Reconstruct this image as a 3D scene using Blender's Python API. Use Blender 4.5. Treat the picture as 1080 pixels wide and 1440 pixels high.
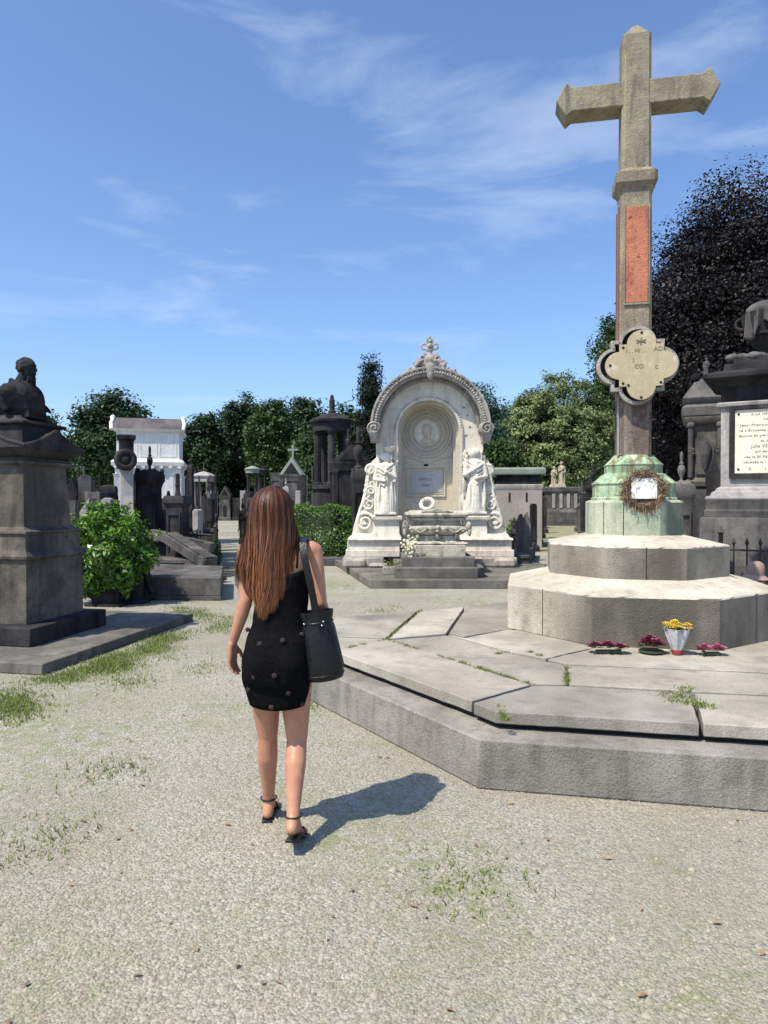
import bpy, math, random
import numpy as np
from mathutils import Vector, Matrix, Euler
random.seed(7); rng = np.random.default_rng(7)
R = math.radians; PI = math.pi
scene = bpy.context.scene
for o in list(bpy.data.objects): bpy.data.objects.remove(o)
col = scene.collection

# ---------------------------------------------------------------- camera, sky, sun, exposure
F, HY, H = 980.0, 705.0, 1.65           # focal length and horizon in photo pixels (1080 wide), eye height
PITCH = math.atan(15 / F)
cam_d = bpy.data.cameras.new('camera'); cam = bpy.data.objects.new('camera', cam_d); col.objects.link(cam)
cam.location = (0, 0, H); cam.rotation_euler = (R(90) - PITCH, 0, 0)
cam_d.sensor_fit = 'HORIZONTAL'; cam_d.sensor_width = 36; cam_d.lens = 36 * F / 1080
cam_d.clip_start = 0.05; cam_d.clip_end = 3000
scene.camera = cam
scene.render.resolution_x = 768; scene.render.resolution_y = 1024

SUN_AZ, SUN_EL = R(49), R(58)           # sun: left of the camera and behind it
sdir = Vector((-math.sin(SUN_AZ) * math.cos(SUN_EL), -math.cos(SUN_AZ) * math.cos(SUN_EL), math.sin(SUN_EL)))
w = bpy.data.worlds.new('World'); scene.world = w; w.use_nodes = True
nt = w.node_tree; nt.nodes.clear()
sky = nt.nodes.new('ShaderNodeTexSky'); sky.sky_type = 'NISHITA'; sky.sun_disc = False
sky.sun_elevation = SUN_EL; sky.sun_rotation = math.atan2(sdir.x, sdir.y) % (2 * PI)
sky.air_density = 1.0; sky.dust_density = 1.3; sky.ozone_density = 1.9
bg = nt.nodes.new('ShaderNodeBackground'); bg.inputs[1].default_value = 0.12
wo = nt.nodes.new('ShaderNodeOutputWorld')
tc = nt.nodes.new('ShaderNodeTexCoord'); mp = nt.nodes.new('ShaderNodeMapping')
mp.inputs['Scale'].default_value = (1.6, 1.6, 7.0); mp.inputs['Rotation'].default_value = (R(6), R(-8), R(20))
ns = nt.nodes.new('ShaderNodeTexNoise'); ns.inputs['Scale'].default_value = 1.5; ns.inputs['Detail'].default_value = 9
ns.inputs['Roughness'].default_value = 0.58; ns.inputs['Distortion'].default_value = 0.5
rp = nt.nodes.new('ShaderNodeValToRGB'); rp.color_ramp.elements[0].position = 0.54; rp.color_ramp.elements[1].position = 0.88
rp.color_ramp.elements[1].color = (0.5, 0.5, 0.5, 1)
mx = nt.nodes.new('ShaderNodeMixRGB'); mx.inputs[2].default_value = (7.0, 7.8, 8.6, 1)
nt.links.new(tc.outputs['Generated'], mp.inputs[0]); nt.links.new(mp.outputs[0], ns.inputs[0])
nt.links.new(ns.outputs[0], rp.inputs[0]); nt.links.new(rp.outputs[0], mx.inputs[0])
tn = nt.nodes.new('ShaderNodeMixRGB'); tn.blend_type = 'MULTIPLY'; tn.inputs[0].default_value = 1; tn.inputs[2].default_value = (1.04, 1.2, 1.42, 1); nt.links.new(sky.outputs[0], tn.inputs[1]); nt.links.new(tn.outputs[0], mx.inputs[1]); nt.links.new(mx.outputs[0], bg.inputs[0]); nt.links.new(bg.outputs[0], wo.inputs[0])
sl = bpy.data.lights.new('sun', 'SUN'); sl.energy = 5.0; sl.angle = R(0.5); sl.color = (1.0, 0.91, 0.74)
so = bpy.data.objects.new('sun', sl); col.objects.link(so); so.rotation_euler = (-sdir).to_track_quat('-Z', 'Y').to_euler()
so.location = (0, 0, 40)
scene.view_settings.view_transform = 'Standard'; scene.view_settings.look = 'None'
scene.view_settings.exposure = 0.32; scene.view_settings.gamma = 1

def at(u, v, d):
    """world point at depth d (metres along +Y) seen at photo pixel u, v"""
    xc, yc = (u - 540) / F, (720 - v) / F
    dy = math.cos(PITCH) + yc * math.sin(PITCH); dz = -math.sin(PITCH) + yc * math.cos(PITCH)
    return Vector((xc / dy * d, d, H + dz / dy * d))
def gnd(u, v, z=0.0):
    xc, yc = (u - 540) / F, (720 - v) / F
    dy = math.cos(PITCH) + yc * math.sin(PITCH); dz = -math.sin(PITCH) + yc * math.cos(PITCH)
    k = (z - H) / dz
    return Vector((xc * k, dy * k, z))
def ZV(v, d): return at(540, v, d).z

# ---------------------------------------------------------------- materials
def new_mat(name):
    m = bpy.data.materials.new(name); m.use_nodes = True
    n = m.node_tree.nodes; return m, m.node_tree, n['Principled BSDF']
def N(nt, t, **kw):
    n = nt.nodes.new(t)
    for k, v in kw.items():
        if k in n.inputs: n.inputs[k].default_value = v
        else: setattr(n, k, v)
    return n
def rgba(c): return (c[0], c[1], c[2], 1)
def noise_fac(nt, pos, scale, lo, hi, detail=6, vec=(1, 1, 1), rough=0.6):
    mp = N(nt, 'ShaderNodeMapping'); mp.inputs['Scale'].default_value = vec; nt.links.new(pos, mp.inputs[0])
    n = N(nt, 'ShaderNodeTexNoise', Scale=scale, Detail=detail, Roughness=rough); nt.links.new(mp.outputs[0], n.inputs['Vector'])
    r = N(nt, 'ShaderNodeMapRange'); r.inputs[1].default_value = lo; r.inputs[2].default_value = hi
    nt.links.new(n.outputs[0], r.inputs[0]); return r.outputs[0], n.outputs[0]
def mix(nt, fac, a, b):
    m = N(nt, 'ShaderNodeMixRGB')
    for i, x in ((0, fac), (1, a), (2, b)):
        if isinstance(x, (tuple, list)): m.inputs[i].default_value = rgba(x)
        elif isinstance(x, (int, float)): m.inputs[i].default_value = x
        else: nt.links.new(x, m.inputs[i])
    return m.outputs[0]
def mul(nt, a, k):
    m = N(nt, 'ShaderNodeMath', operation='MULTIPLY'); nt.links.new(a, m.inputs[0])
    if isinstance(k, (int, float)): m.inputs[1].default_value = k
    else: nt.links.new(k, m.inputs[1])
    return m.outputs[0]
def stone(name, base, alt, stain, s1=1.2, streak=0.6, streak_s=5.0, grain=60, bump=0.35, rough=0.9, extra=None, ex_lo=.56, ex_hi=.7, ex_s=2.0, blotch=(.42, .62), st=(.5, .72)):
    m, nt, bs = new_mat(name); g = N(nt, 'ShaderNodeNewGeometry'); pos = g.outputs['Position']
    f1, _ = noise_fac(nt, pos, s1, blotch[0], blotch[1], 8)
    c = mix(nt, f1, base, alt)
    f2, _ = noise_fac(nt, pos, streak_s, st[0], st[1], 6, (1, 1, 0.13))
    c = mix(nt, mul(nt, f2, streak), c, stain)
    f3, _ = noise_fac(nt, pos, s1 * 7, .52, .68, 5)
    c = mix(nt, mul(nt, f3, 0.35), c, stain)
    if extra:
        f4, _ = noise_fac(nt, pos, ex_s, ex_lo, ex_hi, 8); c = mix(nt, f4, c, extra)
    fg, raw = noise_fac(nt, pos, grain, .3, .7, 4)
    lo = tuple(x * .8 for x in (1, 1, 1)); hi = (1.15, 1.15, 1.15)
    gr = mix(nt, fg, lo, hi); mm = N(nt, 'ShaderNodeMixRGB', blend_type='MULTIPLY'); mm.inputs[0].default_value = 1
    nt.links.new(c, mm.inputs[1]); nt.links.new(gr, mm.inputs[2]); nt.links.new(mm.outputs[0], bs.inputs['Base Color'])
    _, r2 = noise_fac(nt, pos, grain * .25, .3, .7, 8)
    ad = N(nt, 'ShaderNodeMath', operation='ADD'); nt.links.new(raw, ad.inputs[0]); nt.links.new(r2, ad.inputs[1])
    b = N(nt, 'ShaderNodeBump', Strength=bump, Distance=0.015); nt.links.new(ad.outputs[0], b.inputs['Height']); nt.links.new(b.outputs[0], bs.inputs['Normal'])
    bs.inputs['Roughness'].default_value = rough; bs.inputs['Specular IOR Level'].default_value = .08
    return m
def plain(name, c, rough=.6, metal=0, alt=None, s=8, bump=0, coat=0):
    m, nt, bs = new_mat(name); bs.inputs['Roughness'].default_value = rough; bs.inputs['Metallic'].default_value = metal
    g = N(nt, 'ShaderNodeNewGeometry')
    f, raw = noise_fac(nt, g.outputs['Position'], s, .35, .65, 6)
    nt.links.new(mix(nt, f, c, alt if alt else tuple(x * .75 for x in c)), bs.inputs['Base Color'])
    if bump:
        b = N(nt, 'ShaderNodeBump', Strength=bump, Distance=.01); nt.links.new(raw, b.inputs['Height']); nt.links.new(b.outputs[0], bs.inputs['Normal'])
    if coat: bs.inputs['Coat Weight'].default_value = coat
    return m
def foliage(name, c, c2, rough=.5, trans=.25, spec=.4):
    m, nt, bs = new_mat(name)
    a = N(nt, 'ShaderNodeAttribute', attribute_name='tint'); cc = mix(nt, a.outputs['Fac'], c, c2)
    nt.links.new(cc, bs.inputs['Base Color']); bs.inputs['Roughness'].default_value = rough
    bs.inputs['Specular IOR Level'].default_value = spec
    t = N(nt, 'ShaderNodeBsdfTranslucent'); nt.links.new(cc, t.inputs[0]); ms = N(nt, 'ShaderNodeMixShader'); ms.inputs[0].default_value = trans
    nt.links.new(bs.outputs[0], ms.inputs[1]); nt.links.new(t.outputs[0], ms.inputs[2])
    nt.links.new(ms.outputs[0], nt.nodes['Material Output'].inputs[0]); return m
M = {}
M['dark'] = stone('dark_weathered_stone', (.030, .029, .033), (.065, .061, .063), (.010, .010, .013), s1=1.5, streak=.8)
M['tanstone'] = stone('tan_statue_stone', (.5, .44, .33), (.4, .35, .27), (.16, .14, .11), s1=3, streak=.6, streak_s=8)
M['tablet'] = stone('bluish_grey_tablet', (.42, .43, .45), (.5, .5, .5), (.3, .3, .31), s1=2, streak=.3, grain=60, bump=.1)
M['deep_shade'] = stone('deep_shade_stone', (.010, .010, .012), (.022, .021, .023), (.004, .004, .005), s1=2.2, streak=.7)  # stone with the deep shade under the beech put into its colour
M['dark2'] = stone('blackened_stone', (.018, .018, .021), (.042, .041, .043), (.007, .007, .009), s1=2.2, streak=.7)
M['mid'] = stone('grey_stone', (.08, .077, .076), (.155, .147, .142), (.02, .02, .022), s1=1.6, streak=.7)
M['brown'] = stone('warm_grey_stone', (.09, .082, .074), (.185, .165, .14), (.022, .021, .022), s1=1.6, streak=.8, blotch=(.4, .6))
M['pale'] = stone('pale_grey_stone', (.3, .285, .285), (.42, .4, .385), (.09, .085, .085), s1=1.0, streak=.55)
M['washed'] = stone('rain_washed_grey_stone', (.17, .155, .14), (.25, .225, .19), (.07, .066, .062), s1=2.2, streak=.7, streak_s=6)
M['pave'] = stone('paving_stone', (.27, .255, .225), (.40, .38, .34), (.15, .14, .125), s1=.9, streak=.35, streak_s=3, grain=90, bump=.3, extra=(.2, .19, .18), ex_lo=.55, ex_hi=.75, ex_s=1.3)
M['kerbl'] = stone('pale_kerb_stone', (.20, .19, .172), (.30, .285, .255), (.10, .095, .085), s1=1.3, streak=.6, streak_s=7, grain=80, bump=.5)
M['kerb'] = stone('kerb_stone', (.12, .115, .108), (.2, .19, .17), (.05, .048, .046), s1=1.6, streak=.6, grain=80)
M['step'] = stone('step_stone', (.60, .55, .465), (.44, .40, .33), (.13, .12, .1), s1=1.1, streak=.45, streak_s=2.6, grain=70, bump=.5, extra=(.24, .21, .17), ex_lo=.6, ex_hi=.72, ex_s=1.4)
def grime_shade(m, col, lo, hi, zmax=.5, amt=.9, ns=1.3):
    """stain and painted shade on the upright faces of one side"""
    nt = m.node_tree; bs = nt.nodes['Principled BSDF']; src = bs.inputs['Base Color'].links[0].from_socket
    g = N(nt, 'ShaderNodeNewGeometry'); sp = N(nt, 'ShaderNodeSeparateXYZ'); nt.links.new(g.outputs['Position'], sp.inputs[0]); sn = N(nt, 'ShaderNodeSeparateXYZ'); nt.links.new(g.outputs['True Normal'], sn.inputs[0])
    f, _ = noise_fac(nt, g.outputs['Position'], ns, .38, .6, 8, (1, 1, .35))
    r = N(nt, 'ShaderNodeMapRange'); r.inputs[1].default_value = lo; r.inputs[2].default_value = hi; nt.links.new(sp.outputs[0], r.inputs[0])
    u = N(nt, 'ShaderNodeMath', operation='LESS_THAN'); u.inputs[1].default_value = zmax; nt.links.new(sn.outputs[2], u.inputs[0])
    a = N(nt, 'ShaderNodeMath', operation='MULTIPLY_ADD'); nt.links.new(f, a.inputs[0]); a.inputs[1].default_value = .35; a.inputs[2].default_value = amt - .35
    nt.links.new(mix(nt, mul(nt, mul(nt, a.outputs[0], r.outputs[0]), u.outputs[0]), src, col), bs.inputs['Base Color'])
grime_shade(M['step'], (.075, .07, .06), 1.3, 1.8)  # real stains, with the shade of the front and right faces painted in
M['lime'] = stone('cream_limestone', (.76, .715, .62), (.62, .585, .51), (.22, .21, .19), s1=1.0, streak=.5, streak_s=6, grain=50, bump=.35, extra=(.4, .38, .34), ex_lo=.56, ex_hi=.72, ex_s=3)
M['limed'] = stone('weathered_limestone', (.30, .28, .26), (.45, .42, .38), (.09, .085, .085), s1=2.6, streak=.7, streak_s=8, grain=50, bump=.6)
M['niche'] = stone('niche_limestone', (.52, .49, .44), (.6, .54, .42), (.3, .28, .25), s1=1.6, streak=.35, streak_s=6, grain=50, bump=.3)
M['sarc'] = stone('sarcophagus_stone', (.46, .435, .37), (.58, .545, .46), (.1, .1, .09), s1=4.5, streak=.7, streak_s=7, grain=60, bump=.7, extra=(.11, .11, .1), ex_lo=.55, ex_hi=.66, ex_s=6)
M['copper'] = stone('verdigris_copper', (.22, .36, .25), (.46, .56, .40), (.16, .13, .06), s1=4.5, streak=.95, streak_s=14, st=(.45, .62), grain=50, bump=.15, rough=.65)
M['greenstone'] = stone('green_stained_stone', (.45, .465, .36), (.31, .37, .28), (.14, .17, .12), s1=1.8, streak=.7, streak_s=5, grain=70, bump=.35)
grime_shade(M['greenstone'], (.05, .065, .05), 2.68, 2.735, amt=1.0)  # shade on the right face of the base block, painted as dark green
ntp = M['pave'].node_tree; bsp = ntp.nodes['Principled BSDF']; srcp = bsp.inputs['Base Color'].links[0].from_socket; oi = N(ntp, 'ShaderNodeObjectInfo'); mmp = N(ntp, 'ShaderNodeMixRGB', blend_type='MULTIPLY'); mmp.inputs[0].default_value = 1; ntp.links.new(srcp, mmp.inputs[1]); ntp.links.new(mix(ntp, oi.outputs['Random'], (.72, .71, .70), (1.18, 1.16, 1.12)), mmp.inputs[2]); ntp.links.new(mmp.outputs[0], bsp.inputs['Base Color'])
M['shaft'] = stone('streaked_shaft_stone', (.15, .11, .095), (.1, .075, .068), (.33, .29, .25), s1=2, streak=.8, streak_s=16, grain=70, bump=.5, st=(.5, .66))
M['shaft_up'] = stone('lichened_shaft_stone', (.3, .27, .2), (.22, .19, .15), (.1, .09, .08), s1=4, streak=.7, streak_s=14, grain=70, bump=.5, extra=(.38, .34, .12), ex_lo=.6, ex_hi=.7, ex_s=9)
M['terra'] = stone('terracotta', (.50, .20, .125), (.40, .15, .10), (.12, .06, .045), s1=3, streak=.6, streak_s=9, grain=60, bump=.5, extra=(.13, .07, .05), ex_lo=.6, ex_hi=.68, ex_s=11)
M['red_strip'] = plain('red_painted_strip', (.2, .08, .07), .8, s=12, bump=.3)
M['plate'] = stone('weathered_brass_plate', (.40, .34, .22), (.46, .39, .27), (.56, .52, .4), s1=3, streak=.5, streak_s=4, grain=120, bump=.06, rough=.5, extra=(.56, .52, .42), ex_lo=.62, ex_hi=.7, ex_s=6)
M['plaque'] = stone('cream_plaque', (.8, .76, .62), (.74, .71, .6), (.6, .57, .47), s1=2, streak=.4, grain=80, bump=.05, rough=.5)
M['white'] = stone('white_render', (.78, .775, .76), (.68, .68, .67), (.45, .45, .44), s1=.8, streak=.45, grain=30, bump=.1)
M['roofdark'] = stone('slate_roof', (.1, .09, .1), (.16, .14, .15), (.06, .06, .06), s1=2, streak=.4)
M['copper_roof'] = stone('pale_green_roof', (.23, .27, .235), (.30, .34, .29), (.14, .16, .14), s1=1.5, streak=.4)
M['pink'] = stone('pinkish_grey_wall', (.30, .272, .262), (.37, .335, .32), (.18, .16, .155), s1=1, streak=.4, streak_s=7)
M['ink'] = plain('engraved_ink', (.17, .15, .12), .8)
M['black_hole'] = plain('dark_recess', (.01, .01, .011), .9)
M['iron'] = plain('dark_iron', (.025, .022, .022), .6, .3, alt=(.05, .035, .03), s=30)
M['skin'] = plain('skin', (.50, .25, .155), .48, alt=(.41, .19, .12), s=14, bump=.08)
M['skin'].node_tree.nodes['Principled BSDF'].inputs['Subsurface Weight'].default_value = .12
M['skin'].node_tree.nodes['Principled BSDF'].inputs['Subsurface Radius'].default_value = (.02, .008, .004)
M['dress'] = plain('black_dress_cloth', (.005, .005, .0065), .9, s=60, bump=.35, alt=(.008, .008, .009))
M['leather'] = plain('black_leather', (.005, .005, .006), .34, s=90, bump=.25, alt=(.012, .013, .015))
for k_ in ('dress', 'leather'): M[k_].node_tree.nodes['Principled BSDF'].inputs['Specular IOR Level'].default_value = .03 if k_ == 'dress' else .3
M['flower_dark'] = plain('dark_red_brown_fabric', (.05, .02, .02), .7, alt=(.02, .012, .012), s=60)
M['metal'] = plain('silver_metal', (.6, .6, .6), .3, 1)
M['hat'] = plain('pale_pink_hat_cloth', (.34, .24, .20), .9, s=30, bump=.2, alt=(.27, .18, .15))
M['cloth_blue'] = plain('blue_cloth', (.16, .2, .34), .9, s=12)
M['cloth_pink'] = plain('pink_cloth', (.42, .28, .3), .9, s=12)
M['petal_maroon'] = plain('maroon_petals', (.12, .015, .035), .6, alt=(.25, .07, .1), s=25)
M['petal_pink'] = plain('pink_petals', (.5, .16, .24), .6, alt=(.25, .03, .08), s=25)
M['petal_yellow'] = plain('yellow_petals', (.8, .6, .02), .6, alt=(.6, .38, .02), s=30)
M['petal_cream'] = plain('cream_flower_heads', (.75, .7, .5), .7, s=30)
M['leafgreen'] = plain('flower_leaves', (.06, .09, .04), .5, alt=(.03, .05, .025), s=20)
M['red_pot'] = plain('red_pot', (.28, .03, .03), .5)
M['paper'] = plain('white_card', (.85, .85, .85), .7, s=5)
M['straw'] = plain('dry_straw', (.36, .25, .13), .9, alt=(.16, .1, .07), s=25)
M['twig'] = plain('dry_brown_twigs', (.13, .085, .06), .9, alt=(.24, .17, .11), s=25)
M['wrap'] = plain('clear_plastic_wrap', (.75, .76, .77), .2, s=30, bump=.5)
b_ = M['wrap'].node_tree.nodes['Principled BSDF']; b_.inputs['Transmission Weight'].default_value = .3; b_.inputs['IOR'].default_value = 1.2
M['bark'] = plain('bark', (.07, .055, .045), .95, alt=(.035, .03, .025), s=10, bump=.8)
M['f_dark'] = foliage('dark_green_leaves', (.011, .030, .011), (.036, .078, .022), spec=.25, trans=.15)
M['f_mid'] = foliage('mid_green_leaves', (.02, .05, .012), (.055, .10, .025), spec=.25, trans=.2)
M['f_light'] = foliage('silvery_linden_leaves', (.062, .10, .026), (.20, .25, .09), trans=.15)
M['f_blue'] = foliage('bluish_leaves', (.03, .07, .05), (.10, .19, .13))
M['f_conifer'] = foliage('conifer_needles', (.008, .014, .010), (.02, .03, .018), trans=.08, spec=.2)
M['f_beech'] = foliage('purple_beech_leaves', (.005, .004, .005), (.016, .012, .015), trans=.08, spec=.22)
M['f_shrub'] = foliage('bright_laurel_leaves', (.045, .12, .014), (.16, .31, .035), rough=.35, trans=.22, spec=.5)
M['f_hedge'] = foliage('hedge_leaves', (.035, .095, .014), (.12, .25, .035), rough=.4, trans=.22)
M['f_grass'] = foliage('grass_blades', (.10, .16, .03), (.26, .30, .08), trans=.3)
m, nt_, bs = new_mat('brown_hair'); M['hair'] = m
a = N(nt_, 'ShaderNodeAttribute', attribute_name='tint'); nt_.links.new(mix(nt_, a.outputs['Fac'], (.022, .009, .006), (.26, .095, .04)), bs.inputs['Base Color'])
bs.inputs['Roughness'].default_value = .45; bs.inputs['Specular IOR Level'].default_value = .35
# gravel ground
m, nt_, bs = new_mat('gravel_ground'); M['gravel'] = m
g = N(nt_, 'ShaderNodeNewGeometry'); pos = g.outputs['Position']
v1 = N(nt_, 'ShaderNodeTexVoronoi', Scale=85); nt_.links.new(pos, v1.inputs['Vector'])
fv = N(nt_, 'ShaderNodeSeparateColor'); nt_.links.new(v1.outputs['Color'], fv.inputs[0])
c = mix(nt_, fv.outputs[0], (.115, .112, .096), (.40, .385, .335))
f1, _ = noise_fac(nt_, pos, 130, .35, .65, 3); c = mix(nt_, mul(nt_, f1, .4), c, (.5, .48, .41))
f2, _ = noise_fac(nt_, pos, 1.1, .45, .68, 8); c = mix(nt_, mul(nt_, f2, .55), c, (.25, .23, .165)); f2c, _ = noise_fac(nt_, pos, .33, .45, .6, 6); c = mix(nt_, mul(nt_, f2c, .45), c, (.2, .19, .155))
f3, _ = noise_fac(nt_, pos, .5, .47, .62, 9, rough=.72); f3b, _ = noise_fac(nt_, pos, 9, .42, .6, 4)
c = mix(nt_, mul(nt_, mul(nt_, f3, f3b), .8), c, (.15, .19, .05)); nt_.links.new(c, bs.inputs['Base Color'])
bp = N(nt_, 'ShaderNodeBump', Strength=.8, Distance=.008); nt_.links.new(v1.outputs['Distance'], bp.inputs['Height']); bp.invert = True
_, nr = noise_fac(nt_, pos, 18, 0, 1, 6); bp2 = N(nt_, 'ShaderNodeBump', Strength=.5, Distance=.03); nt_.links.new(nr, bp2.inputs['Height'])
nt_.links.new(bp2.outputs[0], bp.inputs['Normal']); nt_.links.new(bp.outputs[0], bs.inputs['Normal']); bs.inputs['Roughness'].default_value = .95
M['pebble'] = plain('pebbles', (.38, .35, .285), .9, alt=(.15, .138, .105), s=45)
M['mowngrass'] = stone('mown_grass', (.22, .225, .13), (.30, .285, .19), (.16, .16, .095), s1=1, streak=.3, grain=30, bump=.8)
M['soil'] = stone('bare_earth', (.1, .085, .06), (.14, .13, .08), (.07, .08, .03), s1=1, streak=.4, grain=30, bump=.8)

# ---------------------------------------------------------------- mesh helpers
class MB:
    def __init__(s, m=None): s.v = []; s.f = []; s.m = m or Matrix.Identity(4)
    def add(s, vs, fs):
        n = len(s.v); s.v += [s.m @ Vector(p) for p in vs]; s.f += [tuple(i + n for i in f) for f in fs]; return s
    def rings(s, rs, cap=True, closed=True):
        """join rings of equal length"""
        k = len(rs[0]); vs = [p for r in rs for p in r]; fs = []
        for i in range(len(rs) - 1):
            for j in range(k if closed else k - 1):
                a = i * k + j; b = i * k + (j + 1) % k; fs.append((a, b, b + k, a + k))
        if cap: fs.append(tuple(range(k))[::-1]); fs.append(tuple(range((len(rs) - 1) * k, len(rs) * k)))
        return s.add(vs, fs)
    def box(s, cx, cy, z0, sx, sy, h, top=1.0, topy=None):
        ty = topy if topy is not None else top; a, b = sx / 2, sy / 2
        r = lambda k, ky, z: [(cx - a * k, cy - b * ky, z), (cx + a * k, cy - b * ky, z), (cx + a * k, cy + b * ky, z), (cx - a * k, cy + b * ky, z)]
        return s.rings([r(1, 1, z0), r(top, ty, z0 + h)])
    def sq(s, prof, ax=1.0, ay=1.0, cx=0, cy=0):
        """square moulding: prof = [(half width, z), ...]; widths scale by ax, ay as additive aspect"""
        return s.rings([[(cx - h_ * ax, cy - h_ * ay, z), (cx + h_ * ax, cy - h_ * ay, z), (cx + h_ * ax, cy + h_ * ay, z), (cx - h_ * ax, cy + h_ * ay, z)] for h_, z in prof])
    def rect(s, prof, w, d, cx=0, cy=0):
        """rectangular moulding: prof = [(offset added to both half sizes, z)]"""
        return s.rings([[(cx - w - o, cy - d - o, z), (cx + w + o, cy - d - o, z), (cx + w + o, cy + d + o, z), (cx - w - o, cy + d + o, z)] for o, z in prof])
    def lathe(s, prof, cx=0, cy=0, n=20, rot=0, flute=0, nf=0):
        return s.rings([[(cx + r * (1 - (flute if (nf and (k * nf * 2 // n) % 2) else 0)) * math.cos(2 * PI * k / n + rot), cy + r * (1 - (flute if (nf and (k * nf * 2 // n) % 2) else 0)) * math.sin(2 * PI * k / n + rot), z) for k in range(n)] for r, z in prof])
    def xz(s, poly, y0, y1):
        """outline in x,z extruded along y"""
        return s.rings([[(x, y0, z) for x, z in poly], [(x, y1, z) for x, z in poly]])
    def yz(s, poly, x0, x1): return s.rings([[(x0, y, z) for y, z in poly], [(x1, y, z) for y, z in poly]])
    def xy(s, poly, z0, z1, inset=None):
        p1 = inset or poly; return s.rings([[(x, y, z0) for x, y in poly], [(x, y, z1) for x, y in p1]])
    def tube(s, pts, r, n=8, cap=True):
        pts = [Vector(p) for p in pts]; rs = r if isinstance(r, (list, tuple)) else [r] * len(pts); out = []
        up = Vector((0, 0, 1)) if abs((pts[-1] - pts[0]).normalized().z) < .9 else Vector((0, 1, 0))
        prev = None
        for i, p in enumerate(pts):
            t = (pts[min(i + 1, len(pts) - 1)] - pts[max(i - 1, 0)]).normalized()
            a = t.cross(up if prev is None else prev); 
            if prev is not None: a = (prev - t * prev.dot(t))
            if a.length < 1e-5: a = t.orthogonal()
            a.normalize(); prev = a; b = t.cross(a)
            out.append([p + (a * math.cos(2 * PI * k / n) + b * math.sin(2 * PI * k / n)) * rs[i] for k in range(n)])
        return s.rings(out, cap)
    def ball(s, c, r, nu=12, nv=8, rot=None):
        r = (r, r, r) if isinstance(r, (int, float)) else r; c = Vector(c); rm = rot or Matrix.Identity(3)
        rs = []
        for i in range(nv + 1):
            a = PI * i / nv; a = min(max(a, .02), PI - .02)
            rs.append([c + rm @ Vector((r[0] * math.sin(a) * math.cos(2 * PI * k / nu), r[1] * math.sin(a) * math.sin(2 * PI * k / nu), -r[2] * math.cos(a))) for k in range(nu)])
        return s.rings(rs)
    def cone(s, p0, r0, p1, r1, n=12):
        s.ball(p0, r0, n, 8); s.ball(p1, r1, n, 8)
        return s.tube([p0, p1], [r0, r1], n)
    def arc(s, cx, cz, r0, r1, a0, a1, y0, y1, n=32):
        """arch band in xz between radii, extruded in y"""
        rs = []
        for i in range(n + 1):
            a = a0 + (a1 - a0) * i / n; c_, s_ = math.cos(a), math.sin(a)
            rs.append([(cx + r0 * c_, y0, cz + r0 * s_), (cx + r1 * c_, y0, cz + r1 * s_), (cx + r1 * c_, y1, cz + r1 * s_), (cx + r0 * c_, y1, cz + r0 * s_)])
        return s.rings(rs)
    def torus(s, c, Rr, r, ax='y', n=24, k=8):
        c = Vector(c); vs = []; fs = []
        for i in range(n):
            a = 2 * PI * i / n
            for j in range(k):
                b = 2 * PI * j / k; q = Rr + r * math.cos(b); h_ = r * math.sin(b)
                p = {'y': (q * math.cos(a), h_, q * math.sin(a)), 'z': (q * math.cos(a), q * math.sin(a), h_), 'x': (h_, q * math.cos(a), q * math.sin(a))}[ax]
                vs.append(c + Vector(p)); fs.append((i * k + j, i * k + (j + 1) % k, ((i + 1) % n) * k + (j + 1) % k, ((i + 1) % n) * k + j))
        return s.add(vs, fs)

def tag(o, label, cat, group=None, kind=None):
    if label: o['label'] = label
    if cat: o['category'] = cat
    if group: o['group'] = group
    if kind: o['kind'] = kind
    return o
def finish(me, mat, smooth=35):
    me.materials.clear(); me.materials.append(mat)
    me.polygons.foreach_set('use_smooth', [True] * len(me.polygons)); me.set_sharp_from_angle(angle=R(smooth)); me.update()
def link(name, me, parent=None, loc=None, rotz=0):
    o = bpy.data.objects.new(name, me); col.objects.link(o)
    if parent: o.parent = parent
    if loc: o.location = loc
    if rotz: o.rotation_euler.z = rotz
    return o
def fixn(me):
    import bmesh
    b = bmesh.new(); b.from_mesh(me); bmesh.ops.recalc_face_normals(b, faces=b.faces); b.to_mesh(me); b.free()
def part(name, mb, mat, parent=None, bev=0, smooth=35, loc=None, label=None, rotz=0):
    me = bpy.data.meshes.new(name); me.from_pydata([tuple(v) for v in mb.v], [], mb.f); fixn(me); finish(me, M[mat] if isinstance(mat, str) else mat, smooth)
    o = link(name, me, parent, loc, rotz)
    if bev:
        b = o.modifiers.new('bevel', 'BEVEL'); b.width = bev; b.segments = 2; b.limit_method = 'ANGLE'; b.angle_limit = R(40)
    if label: o['label'] = label
    return o
def thing(name, label, cat, loc=(0, 0, 0), rotz=0, group=None):
    o = bpy.data.objects.new(name, None); col.objects.link(o); o.empty_display_size = .2
    o.location = loc; o.rotation_euler.z = rotz; return tag(o, label, cat, group)
def split(name, mb, mat, parent=None, bev=0, smooth=35):
    """one object for every connected piece of the builder's mesh"""
    n = len(mb.v); pr = list(range(n))
    def fd(a):
        while pr[a] != a: pr[a] = pr[pr[a]]; a = pr[a]
        return a
    for f in mb.f:
        for i in f[1:]: pr[fd(i)] = fd(f[0])
    gr = {}
    for f in mb.f: gr.setdefault(fd(f[0]), []).append(f)
    for fs in gr.values():
        ids = sorted({i for f in fs for i in f}); mp_ = {k: j for j, k in enumerate(ids)}; m2 = MB(); m2.v = [mb.v[i] for i in ids]; m2.f = [tuple(mp_[i] for i in f) for f in fs]; part(name, m2, mat, parent, bev, smooth)
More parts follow.
